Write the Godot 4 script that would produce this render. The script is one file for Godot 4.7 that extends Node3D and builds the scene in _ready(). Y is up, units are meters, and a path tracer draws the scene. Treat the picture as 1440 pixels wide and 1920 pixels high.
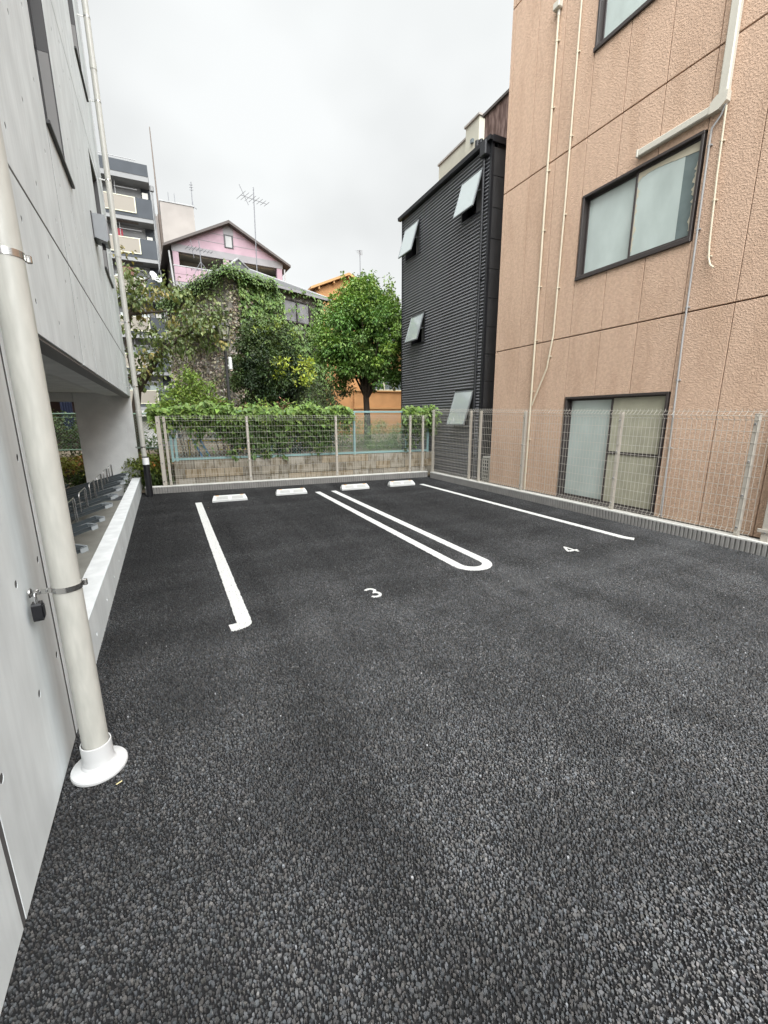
extends Node3D
# A small asphalt parking lot between two buildings, under an overcast sky.

# ---------------------------------------------------------------- mesh builder
class MB:
	var v := PackedVector3Array()
	var n := PackedVector3Array()
	var c := PackedColorArray()
	var col := Color.WHITE

	func tri(a: Vector3, b: Vector3, d: Vector3, out: Vector3) -> void:
		var k := (b - a).cross(d - a)
		if k.length_squared() < 1e-18:
			return
		k = k.normalized()
		if k.dot(out) < 0.0:
			k = -k
			v.append(a); v.append(b); v.append(d)
		else:
			v.append(a); v.append(d); v.append(b)
		for i in 3:
			n.append(k); c.append(col)

	func quad(a: Vector3, b: Vector3, d: Vector3, e: Vector3, out: Vector3) -> void:
		tri(a, b, d, out)
		tri(a, d, e, out)

	func smooth_tri(a: Vector3, b: Vector3, d: Vector3, na: Vector3, nb: Vector3, nd: Vector3) -> void:
		var k := (b - a).cross(d - a)
		if k.length_squared() < 1e-18:
			return
		if k.dot(na + nb + nd) < 0.0:
			v.append(a); v.append(b); v.append(d); n.append(na); n.append(nb); n.append(nd)
		else:
			v.append(a); v.append(d); v.append(b); n.append(na); n.append(nd); n.append(nb)
		for i in 3:
			c.append(col)

	func box(at: Vector3, size: Vector3, bevel := 0.0, basis := Basis.IDENTITY) -> void:
		var h := size * 0.5
		var b: float = minf(bevel, minf(h.x, minf(h.y, h.z)) * 0.9)
		for axis in 3:
			var u := (axis + 1) % 3
			var w := (axis + 2) % 3
			for s in [-1.0, 1.0]:
				var p := []
				for q in [[-1.0, -1.0], [1.0, -1.0], [1.0, 1.0], [-1.0, 1.0]]:
					var x := Vector3.ZERO
					x[axis] = s * h[axis]
					x[u] = q[0] * (h[u] - b)
					x[w] = q[1] * (h[w] - b)
					p.append(at + basis * x)
				var o := Vector3.ZERO
				o[axis] = s
				quad(p[0], p[1], p[2], p[3], basis * o)
		if b <= 0.0:
			return
		for axis in 3:
			var u := (axis + 1) % 3
			var w := (axis + 2) % 3
			for su in [-1.0, 1.0]:
				for sw in [-1.0, 1.0]:
					var p := []
					for q in [[-1.0, 0], [1.0, 0], [1.0, 1], [-1.0, 1]]:
						var x := Vector3.ZERO
						x[axis] = q[0] * (h[axis] - b)
						x[u] = su * (h[u] - (b if q[1] == 0 else 0.0))
						x[w] = sw * (h[w] - (0.0 if q[1] == 0 else b))
						p.append(at + basis * x)
					var o := Vector3.ZERO
					o[u] = su
					o[w] = sw
					quad(p[0], p[1], p[2], p[3], basis * o)
		for sx in [-1.0, 1.0]:
			for sy in [-1.0, 1.0]:
				for sz in [-1.0, 1.0]:
					var s := Vector3(sx, sy, sz)
					var m := Vector3(sx * (h.x - b), sy * (h.y - b), sz * (h.z - b))
					tri(at + basis * (m + Vector3(sx * b, 0, 0)), at + basis * (m + Vector3(0, sy * b, 0)), at + basis * (m + Vector3(0, 0, sz * b)), basis * s)

	# corner to corner
	func slab(a: Vector3, b: Vector3, bevel := 0.0) -> void:
		box((a + b) * 0.5, (b - a).abs(), bevel)

	func tube(pts: Array, r: Variant, sides := 8, caps := true) -> void:
		var rings := []
		var norms := []
		var up := Vector3.UP
		var count := pts.size()
		for i in count:
			var d: Vector3 = (pts[mini(i + 1, count - 1)] - pts[maxi(i - 1, 0)]).normalized()
			if absf(d.dot(up)) > 0.95:
				up = Vector3.RIGHT if absf(d.x) < 0.9 else Vector3.BACK
			var x := up.cross(d).normalized()
			var y := d.cross(x).normalized()
			up = y
			var rad: float = r[i] if r is Array else r
			var ring := []
			var nn := []
			for k in sides:
				var a := TAU * k / sides
				var o := x * cos(a) + y * sin(a)
				ring.append(pts[i] + o * rad)
				nn.append(o)
			rings.append(ring)
			norms.append(nn)
		for i in count - 1:
			for k in sides:
				var k2 := (k + 1) % sides
				smooth_tri(rings[i][k], rings[i][k2], rings[i + 1][k2], norms[i][k], norms[i][k2], norms[i + 1][k2])
				smooth_tri(rings[i][k], rings[i + 1][k2], rings[i + 1][k], norms[i][k], norms[i + 1][k2], norms[i + 1][k])
		if caps:
			for e in [0, count - 1]:
				var d2: Vector3 = (pts[0] - pts[1]) if e == 0 else (pts[count - 1] - pts[count - 2])
				for k in range(1, sides - 1):
					tri(rings[e][0], rings[e][k], rings[e][k + 1], d2)

	# straight bar with few sides and flat shading, cheap (wires)
	func wire(a: Vector3, b: Vector3, r: float, sides := 3) -> void:
		var d := (b - a).normalized()
		var x := (Vector3.UP if absf(d.y) < 0.9 else Vector3.RIGHT).cross(d).normalized()
		var y := d.cross(x)
		for k in sides:
			var o1 := x * cos(TAU * k / sides) + y * sin(TAU * k / sides)
			var o2 := x * cos(TAU * (k + 1) / sides) + y * sin(TAU * (k + 1) / sides)
			smooth_tri(a + o1 * r, a + o2 * r, b + o2 * r, o1, o2, o2)
			smooth_tri(a + o1 * r, b + o2 * r, b + o1 * r, o1, o2, o1)

	# profile of Vector2(radius, height), turned round the y axis
	func lathe(at: Vector3, prof: Array, sides := 24) -> void:
		for i in prof.size() - 1:
			var p: Vector2 = prof[i]
			var q: Vector2 = prof[i + 1]
			var t := q - p
			var m := Vector2(t.y, -t.x).normalized()
			for k in sides:
				var a1 := TAU * k / sides
				var a2 := TAU * (k + 1) / sides
				var d1 := Vector3(cos(a1), 0, sin(a1))
				var d2 := Vector3(cos(a2), 0, sin(a2))
				var n1 := d1 * m.x + Vector3.UP * m.y
				var n2 := d2 * m.x + Vector3.UP * m.y
				smooth_tri(at + d1 * p.x + Vector3.UP * p.y, at + d2 * p.x + Vector3.UP * p.y, at + d2 * q.x + Vector3.UP * q.y, n1, n2, n2)
				smooth_tri(at + d1 * p.x + Vector3.UP * p.y, at + d2 * q.x + Vector3.UP * q.y, at + d1 * q.x + Vector3.UP * q.y, n1, n2, n1)

	# polygon in the plane (o, ux, uy), pushed along w
	func prism(poly: PackedVector2Array, o: Vector3, ux: Vector3, uy: Vector3, w: Vector3) -> void:
		var idx := Geometry2D.triangulate_polygon(poly)
		var pt := func(k: int, e: float) -> Vector3: return o + ux * poly[k].x + uy * poly[k].y + w * e
		for i in range(0, idx.size(), 3):
			tri(pt.call(idx[i], 0.0), pt.call(idx[i + 1], 0.0), pt.call(idx[i + 2], 0.0), -w)
			tri(pt.call(idx[i], 1.0), pt.call(idx[i + 1], 1.0), pt.call(idx[i + 2], 1.0), w)
		var cw := Geometry2D.is_polygon_clockwise(poly)
		for i in poly.size():
			var j := (i + 1) % poly.size()
			var e := poly[j] - poly[i]
			var out := Vector2(e.y, -e.x) * (-1.0 if cw else 1.0)
			quad(pt.call(i, 0.0), pt.call(j, 0.0), pt.call(j, 1.0), pt.call(i, 1.0), ux * out.x + uy * out.y)

	func leaf(p: Vector3, dir: Vector3, nrm: Vector3, length: float, width: float) -> void:
		var side := dir.cross(nrm).normalized()
		var mid := p + dir * (length * 0.45)
		var l := mid + side * (width * 0.5) + nrm * (width * 0.18)
		var r := mid - side * (width * 0.5) + nrm * (width * 0.18)
		var tip := p + dir * length - nrm * (length * 0.12)
		tri(p, l, tip, nrm)
		tri(p, tip, r, nrm)

	func mesh() -> ArrayMesh:
		var arr := []
		arr.resize(Mesh.ARRAY_MAX)
		arr[Mesh.ARRAY_VERTEX] = v
		arr[Mesh.ARRAY_NORMAL] = n
		arr[Mesh.ARRAY_COLOR] = c
		var m := ArrayMesh.new()
		m.add_surface_from_arrays(Mesh.PRIMITIVE_TRIANGLES, arr)
		return m

# ---------------------------------------------------------------- scene tree helpers
var used := {}
var M := {}
var rng := RandomNumberGenerator.new()

func named(parent: Node, called: String) -> String:
	var key := str(parent.get_instance_id()) + called
	used[key] = used.get(key, -1) + 1
	return called if used[key] == 0 else "%s_%03d" % [called, used[key]]

func tag(o: Node3D, label: String, category := "", group := "") -> Node3D:
	o.set_meta("label", label)
	if category:
		o.set_meta("category", category)
	if group:
		o.set_meta("group", group)
	return o

func thing(called: String, label: String, category: String, at := Vector3.ZERO, turn := 0.0, group := "") -> Node3D:
	var o := Node3D.new()
	o.name = named(self, called)
	add_child(o, true)
	o.position = at
	o.rotation.y = turn
	return tag(o, label, category, group)

func part(parent: Node3D, called: String, shape: Variant, mat: Material, label := "") -> MeshInstance3D:
	var o := MeshInstance3D.new()
	o.name = named(parent, called)
	o.mesh = shape.mesh() if shape is MB else shape
	o.material_override = mat
	parent.add_child(o, true)
	if label:
		o.set_meta("label", label)
	return o

func stuff(o: Node3D) -> Node3D:
	o.set_meta("kind", "stuff")
	return o

func struct(called: String, shape: Variant, mat: Material, label: String) -> MeshInstance3D:
	var o := part(self, called, shape, mat, label)
	o.set_meta("kind", "structure")
	return o

# ---------------------------------------------------------------- materials
func noise_tex(freq: float, octaves: int, lo: Color, hi: Color, sd: int, kind := FastNoiseLite.TYPE_SIMPLEX_SMOOTH, size := 512, p0 := 0.2, p1 := 0.8) -> NoiseTexture2D:
	var f := FastNoiseLite.new()
	f.noise_type = kind
	f.seed = sd
	f.frequency = freq
	f.fractal_octaves = octaves
	if kind == FastNoiseLite.TYPE_CELLULAR:
		f.cellular_return_type = FastNoiseLite.RETURN_DISTANCE
	var t := NoiseTexture2D.new()
	t.width = size
	t.height = size
	t.seamless = true
	t.noise = f
	var g := Gradient.new()
	g.offsets = PackedFloat32Array([p0, p1])
	g.colors = PackedColorArray([lo, hi])
	t.color_ramp = g
	return t

func lin(r: float, g: float, b: float) -> Color:
	return Color(r, g, b).linear_to_srgb()

func mat(called: String, color: Color, rough := 0.8, metal := 0.0) -> StandardMaterial3D:
	var m := StandardMaterial3D.new()
	m.resource_name = called
	m.albedo_color = color
	m.roughness = rough
	m.metallic = metal
	M[called] = m
	return m

func grain(m: StandardMaterial3D, tex: Texture2D, scale: Vector3) -> StandardMaterial3D:
	m.albedo_texture = tex
	m.uv1_triplanar = true
	m.uv1_world_triplanar = true
	m.uv1_scale = scale
	return m

func second(m: StandardMaterial3D, tex: Texture2D, scale: Vector3) -> StandardMaterial3D:
	m.detail_enabled = true
	m.detail_albedo = tex
	m.detail_blend_mode = BaseMaterial3D.BLEND_MODE_MUL
	m.detail_uv_layer = BaseMaterial3D.DETAIL_UV_2
	m.uv2_triplanar = true
	m.uv2_world_triplanar = true
	m.uv2_scale = scale
	return m

func bump(m: StandardMaterial3D, tex: Texture2D, cm: float) -> StandardMaterial3D:
	m.heightmap_enabled = true
	m.heightmap_texture = tex
	m.heightmap_scale = cm
	return m

func gray(x: float) -> Color:
	return Color(x, x, x)

func leaf_mat(called: String, through := 0.5) -> StandardMaterial3D:
	var m := mat(called, Color.WHITE, 0.55)
	m.vertex_color_use_as_albedo = true
	m.backlight_enabled = true
	m.backlight = Color(through, through, through * 0.6)
	return m

func make_materials() -> void:
	var blotch := noise_tex(0.010, 5, gray(0.93), gray(1.0), 11)
	var fine := noise_tex(0.09, 4, gray(0.93), gray(1.0), 12)
	var streak := noise_tex(0.02, 4, gray(0.968), gray(1.0), 13)
	var lump := noise_tex(0.042, 5, Color.BLACK, Color.WHITE, 14, FastNoiseLite.TYPE_SIMPLEX_SMOOTH, 1024, 0.42, 0.72)
	var speck := noise_tex(0.25, 2, Color.BLACK, Color.WHITE, 15)
	var dirty := noise_tex(0.02, 5, lin(0.40, 0.35, 0.28), gray(1.0), 16, FastNoiseLite.TYPE_SIMPLEX_SMOOTH, 512, 0.25, 0.55)
	var lot := noise_tex(0.010, 5, gray(0.70), gray(1.0), 17, FastNoiseLite.TYPE_SIMPLEX_SMOOTH, 512, 0.25, 0.75)
	M.blotch = blotch
	# asphalt
	var a := mat("asphalt_stone", lin(1, 1, 1), 0.7)
	a.vertex_color_use_as_albedo = true
	a.metallic_specular = 0.3
	grain(a, lot, Vector3(0.22, 0.22, 0.22))
	grain(mat("asphalt_binder", lin(0.006, 0.006, 0.007), 0.85), lot, Vector3(0.22, 0.22, 0.22))
	bump(grain(mat("paint", lin(0.74, 0.74, 0.71), 0.6), fine, Vector3(3, 3, 3)), lump, 0.25)
	# left building: fair-faced concrete
	bump(second(grain(mat("concrete", lin(0.685, 0.72, 0.725), 0.75), blotch, Vector3(0.55, 0.30, 0.55)), streak, Vector3(1.6, 0.10, 1.6)), fine, 0.06)
	second(grain(mat("concrete_plain", lin(0.78, 0.78, 0.765), 0.85), blotch, Vector3(0.4, 0.4, 0.4)), fine, Vector3(1.3, 1.3, 1.3))
	second(grain(mat("concrete_floor", lin(0.52, 0.50, 0.44), 0.85), blotch, Vector3(0.4, 0.4, 0.4)), fine, Vector3(1.3, 1.3, 1.3))
	grain(mat("concrete_top", lin(0.70, 0.715, 0.71), 0.8), blotch, Vector3(0.9, 0.9, 0.9))
	mat("reveal", lin(0.22, 0.215, 0.21), 0.7)
	mat("reveal_dark", lin(0.06, 0.058, 0.058), 0.6)
	var tg := mat("tinted_glass", lin(0.012, 0.013, 0.014), 0.35)
	tg.metallic_specular = 0.25
	mat("joint", lin(0.075, 0.072, 0.072), 0.9)
	mat("dark_frame", lin(0.018, 0.017, 0.018), 0.45)
	mat("room_dark", lin(0.02, 0.02, 0.02), 0.9)
	var gl := mat("glass", Color(0.75, 0.85, 0.85, 0.12), 0.04)
	gl.transparency = BaseMaterial3D.TRANSPARENCY_ALPHA
	# pipes and fittings
	grain(mat("pvc_beige", lin(0.475, 0.465, 0.42), 0.38), fine, Vector3(0.8, 0.15, 0.8))
	mat("pvc_white", lin(0.56, 0.56, 0.555), 0.32)
	mat("stainless", lin(0.55, 0.54, 0.52), 0.22, 1.0)
	mat("black_plastic", lin(0.008, 0.008, 0.010), 0.38)
	mat("lamp_grey", lin(0.22, 0.23, 0.24), 0.4)
	mat("rack_steel", lin(0.075, 0.09, 0.098), 0.42, 0.35)
	mat("rack_cap", lin(0.30, 0.325, 0.335), 0.5)
	mat("chrome", lin(0.75, 0.75, 0.75), 0.18, 1.0)
	# kerb
	second(grain(mat("kerb_rib", lin(0.26, 0.25, 0.235), 0.95), blotch, Vector3(0.8, 0.8, 0.8)), fine, Vector3(3, 3, 3))
	bump(M.kerb_rib, fine, 0.2)
	grain(mat("kerb_cap", lin(0.62, 0.61, 0.57), 0.85), blotch, Vector3(0.8, 0.8, 0.8))
	grain(mat("strip_ground", lin(0.17, 0.155, 0.125), 0.95), blotch, Vector3(1, 1, 1))
	mat("fence_bronze", lin(0.46, 0.42, 0.36), 0.5, 0.1)
	mat("fence_wire", lin(0.50, 0.47, 0.41), 0.45, 0.1)
	mat("fence_teal", lin(0.24, 0.38, 0.375), 0.55)
	mat("fence_green", lin(0.20, 0.30, 0.22), 0.6)
	# block wall
	var drip := noise_tex(0.045, 4, lin(0.60, 0.55, 0.46), gray(1.0), 41, FastNoiseLite.TYPE_SIMPLEX_SMOOTH, 512, 0.25, 0.55)
	for e in [["block", 0.33, 0.295, 0.235], ["block_warm", 0.36, 0.30, 0.215], ["block_dark", 0.26, 0.235, 0.19], ["block_pale", 0.37, 0.34, 0.285]]:
		bump(second(grain(mat(e[0], lin(e[1], e[2], e[3]), 0.95), drip, Vector3(0.45, 0.12, 0.45)), fine, Vector3(1.5, 1.5, 1.5)), fine, 0.12)
	mat("block_joint", lin(0.07, 0.06, 0.048), 0.95)
	grain(mat("stop_resin", lin(0.58, 0.585, 0.57), 0.55), fine, Vector3(2, 2, 2))
	mat("stop_ribs", lin(0.43, 0.43, 0.41), 0.8)
	mat("reflector", lin(0.80, 0.36, 0.03), 0.25)
	# tan building
	var streak_wall := noise_tex(0.018, 5, lin(0.915, 0.90, 0.885), gray(1.0), 23, FastNoiseLite.TYPE_SIMPLEX_SMOOTH, 512, 0.22, 0.55)
	bump(second(grain(mat("stucco", lin(0.595, 0.412, 0.296), 0.92), noise_tex(0.035, 3, gray(0.93), gray(1.0), 21), Vector3(0.8, 0.8, 0.8)), streak_wall, Vector3(0.28, 0.06, 0.28)), lump, 0.30)
	mat("stucco_joint", lin(0.15, 0.105, 0.075), 0.95)
	mat("sash_brown", lin(0.055, 0.045, 0.042), 0.4, 0.2)
	grain(mat("frosted", lin(0.49, 0.555, 0.52), 0.25), blotch, Vector3(0.35, 0.2, 0.35))
	for e in ["frosted"]:
		M[e].clearcoat_enabled = true
		M[e].clearcoat = 1.0
		M[e].clearcoat_roughness = 0.06
	grain(mat("frosted_dark", lin(0.16, 0.20, 0.195), 0.2), blotch, Vector3(0.8, 0.8, 0.8))
	grain(mat("film_beige", lin(0.40, 0.385, 0.29), 0.35), blotch, Vector3(0.7, 0.7, 0.7))
	mat("film_torn", lin(0.52, 0.47, 0.36), 0.8)
	mat("conduit_grey", lin(0.33, 0.325, 0.32), 0.5)
	mat("conduit_cream", lin(0.58, 0.51, 0.385), 0.5)
	mat("duct_cream", lin(0.55, 0.52, 0.445), 0.45)
	second(grain(mat("galvanized", lin(0.33, 0.35, 0.36), 0.5, 0.35), blotch, Vector3(1, 1, 1)), fine, Vector3(3, 3, 3))
	mat("ac_white", lin(0.42, 0.405, 0.36), 0.5)
	# black house
	grain(mat("black_steel", lin(0.19, 0.19, 0.20), 0.36, 0.1), blotch, Vector3(0.3, 0.3, 0.3))
	grain(mat("charcoal_panel", lin(0.045, 0.043, 0.043), 0.7), blotch, Vector3(0.5, 0.5, 0.5))
	mat("black_trim", lin(0.012, 0.012, 0.014), 0.45)
	var wg := mat("sash_glass", lin(0.56, 0.61, 0.60), 0.08)
	wg.metallic_specular = 0.8
	wg.metallic = 0.45
	mat("sash_alu", lin(0.20, 0.21, 0.215), 0.4, 0.5)
	grain(mat("rust_wall", lin(0.20, 0.135, 0.115), 0.9), noise_tex(0.02, 5, lin(0.35, 0.28, 0.26), gray(1.0), 31), Vector3(0.7, 0.16, 0.7))
	grain(mat("cream_wall", lin(0.44, 0.42, 0.345), 0.9), blotch, Vector3(0.1, 0.1, 0.1))
	# far houses
	grain(mat("pink_wall", lin(0.355, 0.248, 0.282), 0.9), blotch, Vector3(0.2, 0.2, 0.2))
	grain(mat("grey_wall", lin(0.245, 0.235, 0.24), 0.9), blotch, Vector3(0.2, 0.2, 0.2))
	mat("roof_brown", lin(0.07, 0.058, 0.052), 0.7)
	grain(mat("slate_band", lin(0.052, 0.058, 0.066), 0.85), blotch, Vector3(0.15, 0.15, 0.15))
	grain(mat("apt_white", lin(0.36, 0.36, 0.355), 0.9), blotch, Vector3(0.2, 0.2, 0.2))
	grain(mat("apt_side", lin(0.25, 0.25, 0.248), 0.9), blotch, Vector3(0.1, 0.1, 0.1))
	mat("panel_tan", lin(0.21, 0.185, 0.15), 0.6)
	mat("frame_cream", lin(0.50, 0.48, 0.36), 0.6)
	mat("window_grey", lin(0.14, 0.16, 0.17), 0.15)
	mat("red_cloth", lin(0.22, 0.035, 0.045), 0.9)
	mat("brick_brown", lin(0.13, 0.065, 0.05), 0.9)
	grain(mat("beige_block", lin(0.31, 0.28, 0.255), 0.9), blotch, Vector3(0.08, 0.08, 0.08))
	mat("pipe_brown", lin(0.15, 0.12, 0.10), 0.8)
	grain(mat("orange_wall", lin(0.46, 0.235, 0.095), 0.85), blotch, Vector3(0.2, 0.2, 0.2))
	mat("orange_trim", lin(0.40, 0.22, 0.09), 0.8)
	grain(mat("old_wall", lin(0.33, 0.31, 0.275), 0.95), dirty, Vector3(0.35, 0.35, 0.35))
	grain(mat("roof_grey", lin(0.075, 0.075, 0.076), 0.85), fine, Vector3(0.8, 0.8, 0.8))
	mat("aerial", lin(0.16, 0.16, 0.17), 0.5, 0.4)
	mat("lamp_glass", lin(0.68, 0.66, 0.55), 0.3)
	mat("play_yellow", lin(0.72, 0.56, 0.07), 0.5)
	mat("play_blue", lin(0.16, 0.33, 0.62), 0.5)
	mat("tarp_blue", lin(0.005, 0.01, 0.035), 0.6)
	mat("brick_dark", lin(0.045, 0.025, 0.022), 0.9)
	mat("white_panel", lin(0.78, 0.78, 0.77), 0.6)
	# ground and plants
	grain(mat("soil", lin(0.11, 0.085, 0.055), 0.98), blotch, Vector3(0.4, 0.4, 0.4))
	grain(mat("street", lin(0.06, 0.06, 0.062), 0.9), blotch, Vector3(0.2, 0.2, 0.2))
	grain(mat("bark", lin(0.075, 0.055, 0.04), 0.95), fine, Vector3(2, 0.6, 2))
	leaf_mat("leaf")
	leaf_mat("leaf_dry", 0.25)
	var st := mat("straw", lin(0.62, 0.54, 0.30), 0.9)
	st.metallic_specular = 0.2

# ---------------------------------------------------------------- the scene
func _ready() -> void:
	rng.seed = 4711
	var cam := Camera3D.new()
	cam.name = "camera"
	cam.position = Vector3(0, 1.5, 0)
	cam.rotation = Vector3(-0.223, -0.446, -0.005)
	cam.fov = 101.66
	cam.near = 0.05
	cam.far = 600.0
	add_child(cam)
	cam.current = true
	var env := Environment.new()
	env.background_mode = Environment.BG_SKY
	env.tonemap_mode = Environment.TONE_MAPPER_LINEAR
	env.tonemap_exposure = 8.0
	env.sdfgi_enabled = true
	env.ssao_enabled = true
	env.ssil_enabled = true
	var sky := Sky.new()
	sky.sky_material = overcast_sky()
	env.sky = sky
	env.background_energy_multiplier = 0.13
	var we := WorldEnvironment.new()
	we.name = "world"
	we.environment = env
	add_child(we)
	var sun := DirectionalLight3D.new()
	sun.name = "veiled_sun"
	sun.light_energy = 0.5
	sun.light_color = Color(0.985, 0.995, 1.0)
	sun.light_angular_distance = 88.0
	sun.shadow_enabled = true
	sun.rotation_degrees = Vector3(-54, -6, 0)
	add_child(sun)

	make_materials()
	build_ground()
	build_concrete_building()
	build_tan_building()
	build_black_house()
	build_far_houses()
	build_kerb()
	build_fences()
	build_lot_objects()
	build_park()
	build_plants()
	build_aerials()

func overcast_sky() -> PanoramaSkyMaterial:
	var f := FastNoiseLite.new()
	f.noise_type = FastNoiseLite.TYPE_SIMPLEX_SMOOTH
	f.seed = 5
	f.frequency = 0.9
	f.fractal_octaves = 5
	f.fractal_gain = 0.5
	var w := 640
	var h := 320
	var im := Image.create(w, h, false, Image.FORMAT_RGBF)
	for y in h:
		var up := PI * (0.5 - (y + 0.5) / h)
		for x in w:
			var az := TAU * (x + 0.5) / w
			var d := Vector3(cos(up) * cos(az), sin(up), cos(up) * sin(az))
			# a cloud deck seen from below: stretch towards the horizon
			var k := 1.0 / (absf(d.y) + 0.35)
			var t := f.get_noise_3d(d.x * k * 1.1, 3.0 + d.y, d.z * k * 1.1)
			var b := 0.82 + 0.26 * t + 0.06 * (1.0 - absf(d.y))
			b = clampf(b, 0.62, 0.95)
			if d.y < 0.0:
				b = 0.3
			im.set_pixel(x, y, Color(b * 0.972, b * 0.997, b))
	var m := PanoramaSkyMaterial.new()
	m.panorama = ImageTexture.create_from_image(im)
	return m

# ---------------------------------------------------------------- ground
func wall_x(z: float) -> float:
	return -0.53 + 0.032 * z

func back_z(x: float) -> float:
	return -9.13 - (5.68 - x) * 0.0694

func stone_patch(sd: int, size: float) -> ArrayMesh:
	var r := RandomNumberGenerator.new()
	r.seed = sd
	var b := MB.new()
	var count := int(size / 0.0088)
	var step := size / count
	for i in count:
		for j in count:
			var p := Vector3((i + r.randf()) * step - size * 0.5, 0, (j + r.randf()) * step - size * 0.5)
			var big := r.randf()
			var rad := 0.0029 + 0.0045 * big * big + (0.002 if r.randf() < 0.05 else 0.0)
			var asp := r.randf_range(0.62, 1.0)
			var turn := r.randf() * TAU
			var top := r.randf_range(0.0004, 0.0046)
			var tilt := Vector2(r.randf_range(-0.34, 0.34), r.randf_range(-0.34, 0.34))
			var tone := 0.132 * pow(2.0, r.randfn(0.0, 0.36))
			if r.randf() < 0.004:
				tone *= 2.4
			var warm := r.randf_range(-0.06, 0.06)
			b.col = Color(tone * (1.0 + warm), tone, tone * (1.01 - warm))
			var lo := []
			var hi := []
			for k in 6:
				var a := TAU * k / 6.0 + r.randf_range(-0.42, 0.42)
				var q := Vector2(cos(a) * rad, sin(a) * rad * asp).rotated(turn) * r.randf_range(0.76, 1.2)
				lo.append(p + Vector3(q.x, -0.0062, q.y))
				var s := q * r.randf_range(0.74, 0.88)
				hi.append(p + Vector3(s.x, top + s.dot(tilt), s.y))
			for k in 6:
				var k2 := (k + 1) % 6
				var o: Vector3 = (lo[k] + lo[k2]) * 0.5 - p + Vector3(0, 0.004, 0)
				b.quad(lo[k], lo[k2], hi[k2], hi[k], o)
			for k in range(1, 5):
				b.tri(hi[0], hi[k], hi[k + 1], Vector3.UP)
	return b.mesh()

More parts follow.
